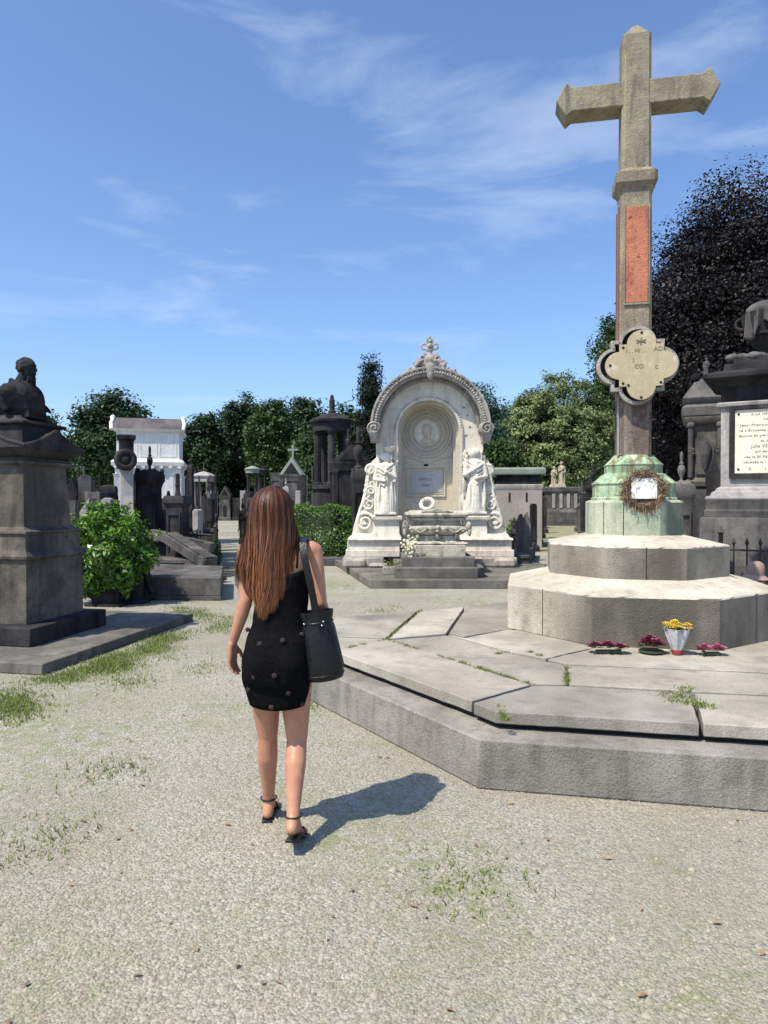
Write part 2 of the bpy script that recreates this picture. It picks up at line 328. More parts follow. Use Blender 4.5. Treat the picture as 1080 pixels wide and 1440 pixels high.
def blob(name, mb, voxel, mat, parent=None, smooth_it=4, sf=.5, disp=None, label=None):
    """voxel union of overlapping shapes into one continuous skin"""
    me = bpy.data.meshes.new(name); me.from_pydata([tuple(v) for v in mb.v], [], mb.f); fixn(me)
    o = bpy.data.objects.new(name, me); col.objects.link(o)
    r = o.modifiers.new('r', 'REMESH'); r.mode = 'VOXEL'; r.voxel_size = voxel; r.use_smooth_shade = True
    if smooth_it:
        s = o.modifiers.new('s', 'SMOOTH'); s.factor = sf; s.iterations = smooth_it
    dg = bpy.context.evaluated_depsgraph_get(); m2 = bpy.data.meshes.new_from_object(o.evaluated_get(dg))
    bpy.data.objects.remove(o); bpy.data.meshes.remove(me); m2.name = name
    m2.materials.clear(); m2.materials.append(M[mat]); m2.polygons.foreach_set('use_smooth', [True] * len(m2.polygons))
    q = link(name, m2, parent)
    if label: q['label'] = label
    return q
def text(name, s, size, mat, parent, loc, rot=(R(90), 0, 0), depth=.003, sx=1.0, align='CENTER'):
    c = bpy.data.curves.new(name, 'FONT'); c.body = s; c.size = size; c.extrude = depth; c.align_x = align; c.align_y = 'CENTER'
    o = bpy.data.objects.new(name, c); col.objects.link(o); dg = bpy.context.evaluated_depsgraph_get()
    me = bpy.data.meshes.new_from_object(o.evaluated_get(dg)); bpy.data.objects.remove(o)
    me.materials.clear(); me.materials.append(M[mat]); q = link(name, me, parent); q.location = loc; q.rotation_euler = rot; q.scale = (sx, 1, 1); return q

# leaves: numpy rhombs
def leaves(name, P, Nn, size, mat, parent=None, aspect=.5, tint=None, fold=.12, jitter=.35):
    n = len(P); Nn = Nn / (np.linalg.norm(Nn, axis=1, keepdims=True) + 1e-9)
    T = rng.normal(size=(n, 3)); T -= (T * Nn).sum(1, keepdims=True) * Nn; T /= np.linalg.norm(T, axis=1, keepdims=True) + 1e-9
    B = np.cross(Nn, T); L = size * (1 + jitter * rng.uniform(-1, 1, (n, 1)))
    V = np.empty((n, 4, 3)); V[:, 0] = P - T * L / 2; V[:, 1] = P + B * L * aspect / 2 + Nn * L * fold; V[:, 2] = P + T * L / 2; V[:, 3] = P - B * L * aspect / 2 + Nn * L * fold
    return quads(name, V, mat, parent, tint)
def quads(name, V, mat, parent=None, tint=None):
    n = len(V); me = bpy.data.meshes.new(name); me.vertices.add(n * 4); me.vertices.foreach_set('co', V.reshape(-1).astype(np.float32))
    me.loops.add(n * 4); me.loops.foreach_set('vertex_index', np.arange(n * 4, dtype=np.int32)); me.polygons.add(n)
    me.polygons.foreach_set('loop_start', np.arange(0, n * 4, 4, dtype=np.int32)); me.update(calc_edges=True)
    if tint is None: tint = rng.uniform(0, 1, n)
    at_ = me.attributes.new('tint', 'FLOAT', 'POINT'); at_.data.foreach_set('value', np.repeat(tint, 4).astype(np.float32))
    me.materials.append(M[mat]); return link(name, me, parent)
def crown(name, lobes, nclump, per, size, mat, parent, crad=.35, inner=.25, aspect=.6, droop=0):
    """leaf clumps over the shells of several ellipsoid lobes, with gaps"""
    A = np.array([l[1][0] * l[1][2] for l in lobes]); A = A / A.sum(); Ps = []; Ns = []; Ts = []
    for i, (c, r) in enumerate(lobes):
        k = max(3, int(nclump * A[i])); d = rng.normal(size=(k, 3)); d /= np.linalg.norm(d, axis=1, keepdims=True)
        rad = rng.uniform(.82, 1.08, (k, 1)); q = int(k * inner); rad[:q] = rng.uniform(.3, .8, (q, 1))
        cc = np.array(c) + d * np.array(r) * rad
        tn = np.clip(rng.normal(.45, .28, k), 0, 1)
        for j in range(k):
            m_ = per; off = np.clip(rng.normal(size=(m_, 3)), -1.7, 1.7) * crad * rng.uniform(.6, 1.3) * np.array([1, 1, .65])
            off[:, 2] -= droop * np.linalg.norm(off[:, :2], axis=1)
            Ps.append(cc[j] + off); Ns.append(d[j] * .9 + rng.normal(size=(m_, 3)) * .55 + np.array([0, 0, .35])); Ts.append(np.clip(tn[j] + rng.normal(size=m_) * .15, 0, 1))
    return leaves(name, np.concatenate(Ps), np.concatenate(Ns), size, mat, parent, aspect, np.concatenate(Ts))

# ---------------------------------------------------------------- ground
mb = MB(); mb.add([(-400, -30, 0), (400, -30, 0), (400, 700, 0), (-400, 700, 0)], [(0, 1, 2, 3)])
tag(part('ground', mb, 'gravel'), None, None, kind='structure')
# grassy right avenue and earth beds under the graves, thin sheets just above the ground
def sheet(name, pts, z, mat, kind='structure'):
    mb = MB(); mb.add([(x, y, z) for x, y in pts], [tuple(range(len(pts)))]); return tag(part(name, mb, mat), None, None, kind=kind)
sheet('grass_path', [(3.6, 24), (6.0, 22), (14.5, 52), (10.4, 52)], .004, 'mowngrass')
sheet('earth_bed', [(-3.0, 12.8), (-6.0, 11.5), (-24, 50), (-12.2, 50)], .004, 'soil')

# ---------------------------------------------------------------- stone steps with the memorial cross
CX, CY, TH = 2.54, 7.12, R(-11.3)
def octo(rr, z, k0=0): return [(CX + rr * math.cos(-PI / 2 + TH + R(22.5 + 45 * k)), CY + rr * math.sin(-PI / 2 + TH + R(22.5 + 45 * k)), z) for k in range(8)]
# paved platform: kerb course and separate slabs
plat = thing('paved_platform', 'low platform of large cracked stone slabs round the stepped base of the tall cross', 'platform', (0, 0, 0))
def g4(*pts): return [tuple(gnd(u, v, .40)[:2]) for u, v in pts]
o8 = octo(3.38, 0)
outline = [(.66, 4.13), (-.9, 6.5), (-.62, 7.42), (.38, 7.93), (1.5, 8.6), (2.9, 8.95), (4.1, 8.1), (5.4, 6.9), (5.2, 5.0), (3.5, 3.55)]
def grow(poly, k, c=(2.5, 6.6)):
    out = []
    for x, y in poly:
        d = Vector((x - c[0], y - c[1])); d = d + d.normalized() * k; out.append((c[0] + d.x, c[1] + d.y))
    return out
mb = MB(); mb.xy(grow(outline, .2), .0, .29); part('kerb', mb, 'kerbl', plat, .012)
mb = MB(); mb.xy(grow(outline, -.06), .28, .335); part('slab_bed', mb, 'black_hole', plat)
fr = (.66, 4.13); fr_dir = Vector((3.5 - .66, 3.55 - 4.13)).normalized()
def gp(u, v): return tuple(gnd(u, v, .40)[:2])
slabs = [
 [(-.9, 6.5), gp(545, 899), gp(747, 963), gp(664, 986)],
 [gp(664, 988), gp(749, 964), gp(800, 964.5), gp(972, 975), gp(985, 1016), (1.78, 3.90), (.66, 4.13)],
 [gp(975, 975), gp(1080, 979), (4.2, 4.6), (3.5, 3.55), (1.79, 3.9)],
 [gp(799, 936), gp(1090, 948), (4.6, 5.4), (4.2, 4.6), gp(1080, 978), gp(799, 963)],
 [gp(747, 961), gp(548, 899.5), gp(627, 893), gp(722, 919), gp(797, 936), gp(797, 962)],
 [gp(629, 892), gp(652, 897), gp(713, 885), (1.7, 6.6), (2.1, 5.9), gp(830, 912), gp(767, 926), gp(722, 917.5)],
 [gp(769, 927), gp(829, 913), (2.4, 6.4), (4.0, 6.6), (4.6, 5.4), gp(1090, 946), gp(799, 934)],
 [(-.9, 6.5), (-.62, 7.42), (.38, 7.93), gp(543, 897)],
 [gp(547, 898), (.41, 7.9), (.95, 8.23), gp(627, 891)],
 [gp(631, 890), (.98, 8.24), (1.5, 8.6), (2.9, 8.95), (2.6, 7.2), gp(713, 885), gp(652, 895.5)],
 [(2.65, 7.2), (2.95, 8.92), (4.1, 8.1), (5.4, 6.9), (5.2, 5.0), (3.55, 3.6), (4.25, 4.65), (4.65, 5.4), (4.02, 6.65)],
]
for i, p in enumerate(slabs):
    mb = MB(); dz = rng.uniform(-.004, .004)
    c0 = Vector((sum(q[0] for q in p) / len(p), sum(q[1] for q in p) / len(p)))
    pi = [tuple(c0 + (Vector(q) - c0) * (1 - .008 / max((Vector(q) - c0).length, .1))) for q in p]
    pj = []
    for a_, b_2 in zip(pi, pi[1:] + pi[:1]):
        a_, b_2 = Vector(a_), Vector(b_2); k2 = max(1, int((b_2 - a_).length / .07)); nn_ = Vector((-(b_2 - a_).y, (b_2 - a_).x)).normalized()
        for j in range(k2): pj.append(tuple(a_.lerp(b_2, j / k2) + nn_ * (rng.normal() * .0022 + (.012 if rng.random() < .03 else 0)) * (j > 0)))
    mb.xy(pj, .325, .40 + dz); part('slab', mb, 'pave', plat, .006)
base = thing('memorial_cross', 'tall square stone cross shaft with quatrefoil plate, on two octagonal steps with green copper foot', 'memorial', (0, 0, 0))
z0 = .405
def ostep(name, r, z0, h, slope, r2, mat):
    def osub(rr, z, jit, n=16):
        P = octo(rr, z); out = []
        for a_, b_2 in zip(P, P[1:] + P[:1]):
            for j in range(n):
                q = Vector(a_).lerp(Vector(b_2), j / n); k = jit * rng.normal() + (jit * 5 if (rng.random() < .06 and jit) else 0)
                cdir = (Vector((CX, CY, z)) - q).normalized(); out.append(q + cdir * k - Vector((0, 0, abs(k) * .7)))
        return out
    mb = MB(); mb.rings([osub(r, z0, 0), osub(r, z0 + h - .012, .0003), osub(r - .008, z0 + h, .0006), osub(r2, z0 + h + slope, 0)]); o = part(name, mb, mat, base, 0, 20); return o
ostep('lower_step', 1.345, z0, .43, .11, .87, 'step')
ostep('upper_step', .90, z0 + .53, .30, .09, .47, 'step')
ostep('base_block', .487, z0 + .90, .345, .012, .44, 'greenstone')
# joints of the steps: thin dark recess lines
mb = MB()
def jointline(r, k, t, z0_, z1_):
    a = Vector(octo(r, 0)[k]); b = Vector(octo(r, 0)[(k + 1) % 8]); p = a.lerp(b, t); d = (b - a).normalized(); n = Vector((d.y, -d.x, 0))
    if n.dot(p - Vector((CX, CY, 0))) < 0: n = -n
    mb.add([p + n * .0025 - d * .0035 + Vector((0, 0, z0_)), p + n * .0025 + d * .0035 + Vector((0, 0, z0_)), p + n * .0025 + d * .0035 + Vector((0, 0, z1_)), p + n * .0025 - d * .0035 + Vector((0, 0, z1_))], [(0, 1, 2, 3)])
jointline(1.345, 6, .45, z0, z0 + .43); jointline(1.345, 0, .55, z0, z0 + .43); jointline(.9, 7, .5, z0 + .53, z0 + .83); jointline(.487, 6, .5, z0 + .9, z0 + 1.24); jointline(.487, 7, .1, z0 + .9, z0 + 1.24)
split('joint', mb, 'black_hole', base)
zb = z0 + 1.25
mb = MB(); mb.rings([octo(.43, zb), octo(.43, zb + .03), octo(.415, zb + .035), octo(.415, zb + .16), octo(.43, zb + .17), octo(.315, zb + .27), octo(.29, zb + .275), octo(.29, zb + .35), octo(.3, zb + .36), octo(.215, zb + .44), octo(.2, zb + .46)])
part('copper_foot', mb, 'copper', base, .004, 20)
Mc = Matrix.Translation((CX, CY, 0)) @ Matrix.Rotation(TH, 4, 'Z')
mb = MB(Mc); s_ = .158; c_ = .03; zs = zb + .455
def chsq(h_, c_, z): return [(-h_ + c_, -h_, z), (h_ - c_, -h_, z), (h_, -h_ + c_, z), (h_, h_ - c_, z), (h_ - c_, h_, z), (-h_ + c_, h_, z), (-h_, h_ - c_, z), (-h_, -h_ + c_, z)]
mb.rings([chsq(s_, c_, zs), chsq(s_ * .98, c_, 3.0)]); part('lower_shaft', mb, 'shaft', base, .003, 20)
mb = MB(Mc); mb.rings([chsq(s_ * .98, c_, 3.0), chsq(s_ * .94, c_, 4.75), chsq(s_ * 1.25, c_, 4.82), chsq(s_ * 1.25, c_, 4.92), chsq(s_ * .9, c_, 4.97), chsq(s_ * .88, c_, 6.3), chsq(.02, .005, 6.45)])
part('upper_shaft', mb, 'shaft_up', base, .003, 20)
mb = MB(Mc); mb.xz([(-.62, 5.6), (-.68, 5.55), (-.78, 5.72), (-.68, 5.89), (-.62, 5.84), (.62, 5.84), (.68, 5.89), (.78, 5.72), (.68, 5.55), (.62, 5.6)], -.13, .13); part('cross_arm', mb, 'shaft_up', base, .01)
mb = MB(Mc)
for x in (-.05, .06): mb.box(-s_ * .965, x * 1.6, zs + .01, .02, .028, 4.6 - zs)
part('red_fillet', mb, 'red_strip', base)
mb = MB(Mc); mb.box(-s_ - .006, -s_ + .02, zs, .02, .02, .72); part('pale_fillet', mb, 'pale', base)
mb = MB(Mc); mb.box(.005, -s_ * .965, 3.63, .215, .02, .95); part('terracotta_panel', mb, 'terra', base, .004)
mb = MB(Mc)
for q in ((-.11, 3.6, .012, 1.0), (.12, 3.6, .012, 1.0)): mb.box(q[0], -s_ * .99, q[1], q[2], .03, q[3])
mb.box(.005, -s_ * .99, 3.605, .22, .03, .02); part('panel_frame', mb, 'shaft_up', base, .003)
# quatrefoil frame and plate
def quatre(a, rl, off, n=14):
    """outline: centre square half a, lobes radius rl centred off along each axis"""
    P = []
    for q in range(4):
        ang = q * PI / 2; ca, sa = math.cos(ang), math.sin(ang)
        loc = [(off + rl * math.cos(t), rl * math.sin(t)) for t in np.linspace(-PI / 2, PI / 2, n)]
        loc = [(a, -rl)] + loc + [(a, rl), (a, a)] if a < off else [(a, -rl)] + loc[0:] + [(a, rl), (a, a)]
        P += [(x * ca - y * sa, x * sa + y * ca) for x, y in loc]
    return P
QZ = 2.985; qy = -s_ - .02
Q1 = quatre(.25, .18, .205); Q0 = quatre(.215, .145, .205)
def frame_ring(mb, out, inn, y0, y1, cz):
    mb.rings([[(x, y0, cz + z) for x, z in out], [(x, y1, cz + z) for x, z in out], [(x, y1, cz + z) for x, z in inn], [(x, y0, cz + z) for x, z in inn], [(x, y0, cz + z) for x, z in out]], cap=False)
mb = MB(Mc); frame_ring(mb, Q1, Q0, qy - .09, qy + .05, QZ); part('quatrefoil_frame', mb, 'limed', base, .008, 30)
mb = MB(Mc); mb.xz([(x, QZ + z) for x, z in Q1], qy - .02, qy + .04); part('quatrefoil_back', mb, 'dark', base, .004, 30)
pl = MB(Mc); Q2 = quatre(.205, .135, .205); pl.xz([(x + .03, QZ - .005 + z) for x, z in Q2], qy - .125, qy - .105); plate = part('plate', pl, 'plate', base, .003, 30)
mb = MB(Mc)
for x, z in ((.03, .31), (.03, -.32), (-.26, .0), (.21, -.18), (-.14, -.18), (-.14, .17), (-.09, -.2)):
    mb = MB(Mc); mb.ball((x, qy - .127, QZ + z), (.013, .006, .013), 10, 6); part('bolt', mb, 'black_hole', plate)
mb = MB(Mc); zc = QZ + .24; mb.box(.025, qy - .127, zc - .05, .012, .004, .07)
mb.tube([(-.02, qy - .127, zc - .03), (.07, qy - .127, zc + .0)], .005, 6); mb.tube([(.07, qy - .127, zc - .03), (-.02, qy - .127, zc + .0)], .005, 6)
part('emblem', mb, 'ink', plate)
for s, x, z, sz in (('l . . HI . .', -.02, .135, .055), ('AD', .185, .145, .06), ('J', -.045, .05, .05), ('CO', .01, -.02, .055), ('. .', .17, .05, .04), ('C', .17, -.03, .045)):
    t = text('lettering', s, sz, 'ink', plate, Mc @ Vector((x, qy - .1265, QZ + z)), (R(90), 0, TH), .001)

# dry wreath with card
ang = TH; wc = Mc @ Vector((.035, -.45, zb + .10))
wr = thing('dried_wreath', 'ragged wreath of dry brown stalks hung on the green copper foot of the cross', 'wreath', wc, TH)
V = []
n = 1500
for i in range(n):
    a = rng.uniform(0, 2 * PI); Rr = .155 + rng.normal() * .022; c0 = np.array([Rr * math.cos(a), rng.normal() * .022, Rr * math.sin(a) * .95])
    tdir = np.array([-math.sin(a), 0, math.cos(a)]) * rng.choice([-1, 1]) + np.array([math.cos(a), 0, math.sin(a)]) * rng.uniform(-.1, .8) + rng.normal(size=3) * .3
    if math.sin(a) < -.6 and rng.random() < .5: tdir = np.array([rng.normal() * .2, rng.normal() * .1, -1.0])
    tdir /= np.linalg.norm(tdir); L = rng.uniform(.04, .11); b = np.cross(tdir, rng.normal(size=3)); b /= np.linalg.norm(b); wd = rng.uniform(.0015, .005)
    V.append([c0 - b * wd, c0 + tdir * L * .5 - b * wd * 1.4 + [0, -.004, 0], c0 + tdir * L, c0 + b * wd])
V = np.array(V); k = n * 2 // 3
quads('stalks', V[:k], 'twig', wr); quads('straw', V[k:], 'straw', wr)
mb = MB(); mb.torus((0, 0, 0), .15, .024, 'y', 28, 8); part('ring', mb, 'twig', wr)
cd = MB(Matrix.Translation(Mc @ Vector((.035, -.475, zb + .12))) @ Matrix.Rotation(TH, 4, 'Z')); cd.box(0, 0, -.10, .235, .004, .2)
tag(part('card', cd, 'paper', None, .001), 'blank white card propped inside the dried wreath', 'card')
mb = MB(Mc)
for k in range(9):
    x = rng.uniform(-.1, .12); z = zb + rng.uniform(.3, .42)
    mb.tube([(x, -.3, z - .1), (x + rng.normal() * .03, -.34, z), (x + rng.normal() * .06, -.33, z + rng.uniform(.02, .08))], .002, 4)
tag(part('dry_stem', mb, 'straw'), 'few thin dry stems lying up the sloping green copper foot above the wreath', 'dry stems')

# flowers at the foot of the steps
def rosette(mb, c, r, n=5):
    for ring in range(n):
        k = 5 + ring * 2
        for j in range(k):
            a = 2 * PI * j / k + ring * .5; rr = r * (ring + .6) / n; tilt = (1 - (ring + .5) / n)
            p = Vector(c) + Vector((math.cos(a) * rr, math.sin(a) * rr, r * .35 * tilt)); w_ = r * .42
            t = Vector((-math.sin(a), math.cos(a), 0)); o_ = Vector((math.cos(a), math.sin(a), 0)) * (.75 * (1 - tilt) + .25) + Vector((0, 0, .5 * tilt + .22 + rng.uniform(-.1, .15)))
            tip = p + o_ * w_ * 1.5
            mb.add([p - t * w_ * .4, p + t * w_ * .4, tip + t * w_ * .6 + o_ * .2 * w_, tip + o_ * w_ * .25, tip - t * w_ * .6], [(0, 1, 2, 3), (0, 3, 4)])
def leafbed(mb, pts, r):
    for c in pts:
        for j in range(9):
            a = rng.uniform(0, 2 * PI); L = r * rng.uniform(.9, 1.5); t = Vector((-math.sin(a), math.cos(a), 0)); o_ = Vector((math.cos(a), math.sin(a), rng.uniform(-.1, .25)))
            p = Vector(c); mb.add([p, p + o_ * L * .5 + t * L * .25, p + o_ * L, p + o_ * L * .5 - t * L * .25], [(0, 1, 2, 3)])
def arrangement(label, loc, pts, r, mat, saucer=False):
    t = thing('flower_arrangement', label, 'flowers', loc)
    for p in pts:
        mb = MB(); rosette(mb, p, r); part('rosette', mb, mat, t)
    mb = MB(); leafbed(mb, [(p[0], p[1], p[2] - .01) for p in pts], r * 1.3); part('leaves', mb, 'leafgreen', t)
    mb = MB(); mb.lathe([(.06, .002), (.10, .012), (.1, .022), (.05, .022)], n=16) if saucer else mb.box(0, 0, .002, max(.1, abs(pts[-1][0] - pts[0][0])), .06, .02)
    part('tray', mb, 'leafgreen', t)
p = gnd(856, 918, .405); arrangement('row of three maroon silk flowers lying left of the yellow flowers', p, [(-.11, 0, .055), (-.01, 0, .06), (.09, -.01, .045)], .05, 'petal_maroon')
p = gnd(916, 918, .405); arrangement('round cluster of deep maroon flowers standing on a dark saucer', p, [(-.045, 0, .075), (.045, .0, .075), (0, -.03, .08), (0, .04, .1)], .052, 'petal_maroon', True)
p = gnd(1002, 921, .405); arrangement('flat spray with two pink-edged flowers lying rightmost at the step foot', p, [(-.07, 0, .05), (.045, .01, .05)], .048, 'petal_pink')
p = gnd(952, 920, .405)
t = thing('flower_pot', 'bunch of yellow flowers in clear plastic wrap on a red pot', 'flowers', p)
mb = MB(); mb.lathe([(.038, .0), (.045, .03), (.043, .04), (.01, .04)], n=18); part('pot', mb, 'red_pot', t)
mb = MB()
ring = lambda r, z, w_: [(r * (1 + w_ * math.sin(k * 2.1)) * math.cos(2 * PI * k / 22), r * (1 + w_ * math.cos(k * 1.7)) * math.sin(2 * PI * k / 22), z) for k in range(22)]
mb.rings([ring(.04, .035, 0), ring(.058, .09, .12), ring(.078, .15, .16), ring(.098, .215, .15), ring(.09, .213, .15), ring(.07, .15, .16), ring(.045, .08, .1), ring(.03, .04, 0)]); part('wrap', mb, 'wrap', t, smooth=20)
mb = MB()
for k in range(34):
    a = rng.uniform(0, 2 * PI); rr = .095 * math.sqrt(rng.random()); rosette(mb, (rr * math.cos(a), rr * math.sin(a), .235 + rng.uniform(0, .05) - rr * .3), .02, 2)
part('blooms', mb, 'petal_yellow', t)
mb = MB(); leafbed(mb, [(rng.normal() * .04, rng.normal() * .04, .2 + rng.uniform(-.03, .03)) for k in range(10)], .05)
for k in range(14): a = rng.uniform(0, 6.28); mb.tube([(0, 0, .04), (.07 * math.cos(a), .07 * math.sin(a), .23)], .003, 5)
part('stems', mb, 'leafgreen', t)

# ---------------------------------------------------------------- the white niche tomb in the centre
NX, NY = 1.035, 16.0; S = NY / F
def nx(u): return (u - 540) / F * NY - NX
def nz(v): return ZV(v, NY)
tomb = thing('niche_tomb', 'large cream limestone tomb with arched niche, carved figures and leafy crest', 'tomb', (NX, NY, 0))
mb = MB(); pl_ = [(-.27, 13.15), (3.0, 13.1), (3.75, 16.2), (3.9, 18.6), (-1.5, 18.6), (-1.12, 17.3)]
mb.xy(pl_, 0, .165); part('base_platform', mb, 'kerb', None, .012)
tag(bpy.context.scene.objects['base_platform'], 'broad low grey stone slab in front of the cream niche tomb', 'stone slab')
def L(mbs, name, mat, bev=.008, smooth=35, par=tomb, label=None): return part(name, mbs, mat, par, bev, smooth, label=label)
xl, xr = nx(484), nx(725)
# base courses, left and right of the sarcophagus recess
def course(name, z0, z1, y0, x0, x1, gap0, gap1, mat, bev=.015):
    mb = MB()
    for a, b in ((x0, gap0), (gap1, x1)):
        mb.box((a + b) / 2, (y0 + .9) / 2, z0, b - a, .9 - y0, z1 - z0)
    mb.box((gap0 + gap1) / 2, .5, z0, gap1 - gap0, .8, z1 - z0 - .004); L(mb, name, mat, bev)
g0, g1 = nx(562), nx(648)
course('rough_footing', .165, nz(782), -.36, nx(483), nx(724), nx(540), nx(664), 'limed', .04)
course('plinth_course', nz(782), nz(772), -.30, nx(487), nx(720), g0, g1, 'lime')
course('upper_plinth', nz(772), nz(760.5), -.25, nx(489), nx(717), g0, g1, 'lime')
mb = MB()
for a, b in ((nx(492), g0 - .01), (g1 + .01, nx(716))):
    w_ = (b - a) / 2; c_ = (a + b) / 2
    mb.rings([[(c_ - w_ - o, -.27 - o, z), (c_ + w_ + o, -.27 - o, z), (c_ + w_ + o, .8, z), (c_ - w_ - o, .8, z)] for o, z in ((.0, nz(760.5)), (.03, nz(759.5)), (.045, nz(758)), (.03, nz(756)), (-.02, nz(755)), (-.05, nz(753)), (-.07, nz(750)))])
split('base_moulding', mb, 'lime', tomb, 0, 30)
mb = MB()
for a, b, v0, v1, y in ((519, 546, 790, 797, -.5), (484, 516, 784, 796, -.42), (690, 722, 784, 796, -.42)):
    mb.box(nx((a + b) / 2), y + .15, .165, nx(b) - nx(a), .3, nz(v0) - .165, .94)
split('rough_block', mb, 'limed', tomb, .05)
# pedestals under the two figures
for a, b, nm in ((526, 562, 'l'), (650, 684, 'r')):
    mb = MB(); w_ = (nx(b) - nx(a)) / 2; c_ = (nx(a) + nx(b)) / 2
    mb.rings([[(c_ - w_ - o, -.22 - o, z), (c_ + w_ + o, -.22 - o, z), (c_ + w_ + o, .1, z), (c_ - w_ - o, .1, z)] for o, z in ((.04, nz(756)), (.03, nz(754)), (-.01, nz(750)), (-.02, nz(733)), (0, nz(732)), (.05, nz(730)), (.055, nz(726)), (.02, nz(725)))])
    L(mb, 'figure_pedestal', 'lime', 0, 30)
# wall with arched opening
acx, acz = nx(602.5), nz(606); r0 = 43.5 * S; R1_ = 77 * S; hcx, hcz = nx(604), nz(603)
nA = 36; inner = [(acx - r0, nz(760))]; outer = [(nx(529), nz(760))]
for i in range(7): inner.append((acx - r0, nz(760) + (acz - nz(760)) * (i + 1) / 7)); 
zs_ = [nz(v) for v in (745, 725, 700, 675, 650, 625, 603)]; xs_ = [nx(v) for v in (529, 529, 529, 529.5, 529.5, 528.5, 527)]
outer += list(zip(xs_, zs_))
for i in range(1, nA):
    a = PI - PI * i / nA; inner.append((acx + r0 * math.cos(a), acz + r0 * math.sin(a))); outer.append((hcx + R1_ * math.cos(a), hcz + R1_ * math.sin(a)))
inner += [(acx + r0, acz)] + [(acx + r0, nz(760) + (acz - nz(760)) * (i) / 7) for i in range(6, -1, -1)]
xs2 = [nx(v) for v in (681, 679.5, 678.5, 678.5, 679, 679, 679, 679)]; zs2 = [nz(v) for v in (603, 625, 650, 675, 700, 725, 745, 760)]
outer += list(zip(xs2, zs2))
mb = MB(); mb.rings([[(i_[0], 0, i_[1]), (o_[0], 0, o_[1]), (o_[0], .75, o_[1]), (i_[0], .75, i_[1])] for i_, o_ in zip(inner, outer)])
L(mb, 'arched_wall', 'lime', 0, 30)
mb = MB(); mb.box(acx, .62, nz(762), 2 * r0 + .1, .1, acz + r0 - nz(762) + .02); L(mb, 'niche_back', 'niche', 0)
# niche mouldings: stepped rings and leaf border
def niche_band(r_in, r_out, y0, y1):
    mb = MB(); A = []; 
    pts = [(-1, nz(745)), (-1, acz)] + [None] * 30 + [(1, acz), (1, nz(745))]
    for k, p in enumerate(pts):
        if p is None: a = PI - PI * (k - 1) / 31; A.append(((math.cos(a)), acz, math.sin(a)))
        else: A.append((p[0], p[1], 0))
    mb.rings([[(acx + c * r_in, y0, z + s * r_in), (acx + c * r_out, y0, z + s * r_out), (acx + c * r_out, y1, z + s * r_out), (acx + c * r_in, y1, z + s * r_in)] for c, z, s in A]); return mb
L(niche_band(r0 - .012, r0 + .045, -.045, .1), 'niche_moulding', 'lime', 0, 30)
L(niche_band(r0 - .07, r0 - .008, .12, .5), 'niche_moulding', 'niche', 0, 30)
L(niche_band(r0 - .11, r0 - .066, .3, .58), 'niche_moulding', 'niche', 0, 30)
mb = MB()
for sgn in (-1, 1):
    z = nz(745); k = 0
    while z < acz:
        if not (z < nz(684)): mb.ball((acx + sgn * (r0 + .07), -.02, z), (.03, .03, .033), 7, 5); mb.ball((acx + sgn * (r0 + .055), -.045, z + .03), (.018, .02, .02), 6, 4)
        z += .062
for k in range(40):
    a = PI * (k + .5) / 40; mb.ball((acx + (r0 + .07) * math.cos(a), -.015, acz + (r0 + .07) * math.sin(a)), (.022, .02, .022), 7, 5)
L(mb, 'leaf_border', 'lime', 0, 50)
# medallion
mz = nz(605)
mb = MB()
for r_, t_, y in ((19.5, .018, .54), (25, .02, .55), (31, .017, .555), (35.5, .022, .56)): mb.torus((acx, y, mz), r_ * S, t_, 'y', 48, 8)
for k in range(44):
    a = 2 * PI * k / 44; mb.ball((acx + 28 * S * math.cos(a), .565, mz + 28 * S * math.sin(a)), (.022, .02, .022), 6, 4)
L(mb, 'medallion_ring', 'niche', 0, 50)
mb = MB(Matrix.Translation((acx, .575, mz)) @ Matrix.Rotation(R(90), 4, 'X')); mb.lathe([(.31, -.02), (.31, .005), (.27, .02), (.02, .022)], n=40); med = L(mb, 'medallion_disc', 'lime', 0, 40)
mb = MB(); hx = acx - .01
mb.ball((hx, .53, mz + .07), (.10, .07, .115), 16, 12); mb.ball((hx - .035, .53, mz + .0), (.07, .06, .085)); mb.tube([(hx - .09, .53, mz + .1), (hx - .125, .53, mz + .045), (hx - .095, .53, mz + .03)], .018, 7); mb.ball((hx - .075, .53, mz - .06), (.035, .04, .03))
for k in range(16): a = -.6 + 2.9 * k / 15; mb.ball((hx + .095 * math.cos(a), .52, mz + .08 + .11 * math.sin(a)), .026, 7, 5)
mb.cone((hx + .03, .55, mz - .02), .055, (hx + .04, .56, mz - .13), .06); mb.ball((hx + .01, .57, mz - .2), (.19, .05, .07), 16, 8)
blob('portrait_relief', mb, .014, 'niche', tomb, 3)
mb = MB()   # radiating garlands under the medallion
for k in range(15):
    a = R(200 + 140 * k / 14); 
    mb.tube([(acx + 37 * S * math.cos(a), .57, mz + 37 * S * math.sin(a)), (acx + 44 * S * math.cos(a), .575, mz + 46 * S * math.sin(a) * .97)], [.02, .008], 6)
for sgn in (-1, 1):
    pts = [(acx + sgn * .66 * t, .565, mz - .55 - .42 * (1 - t) ** 1.5 * .45 + .0) for t in np.linspace(0, 1, 12)]; mb.tube(pts, .02, 6)
    for rr in (.46, .5): mb.tube([(acx + sgn * rr * math.cos(t) * 1.1, .57, mz + rr * 1.4 * math.sin(t)) for t in np.linspace(-1.3, .5, 12)], .012, 6)
L(mb, 'relief_garland', 'niche', 0, 50)
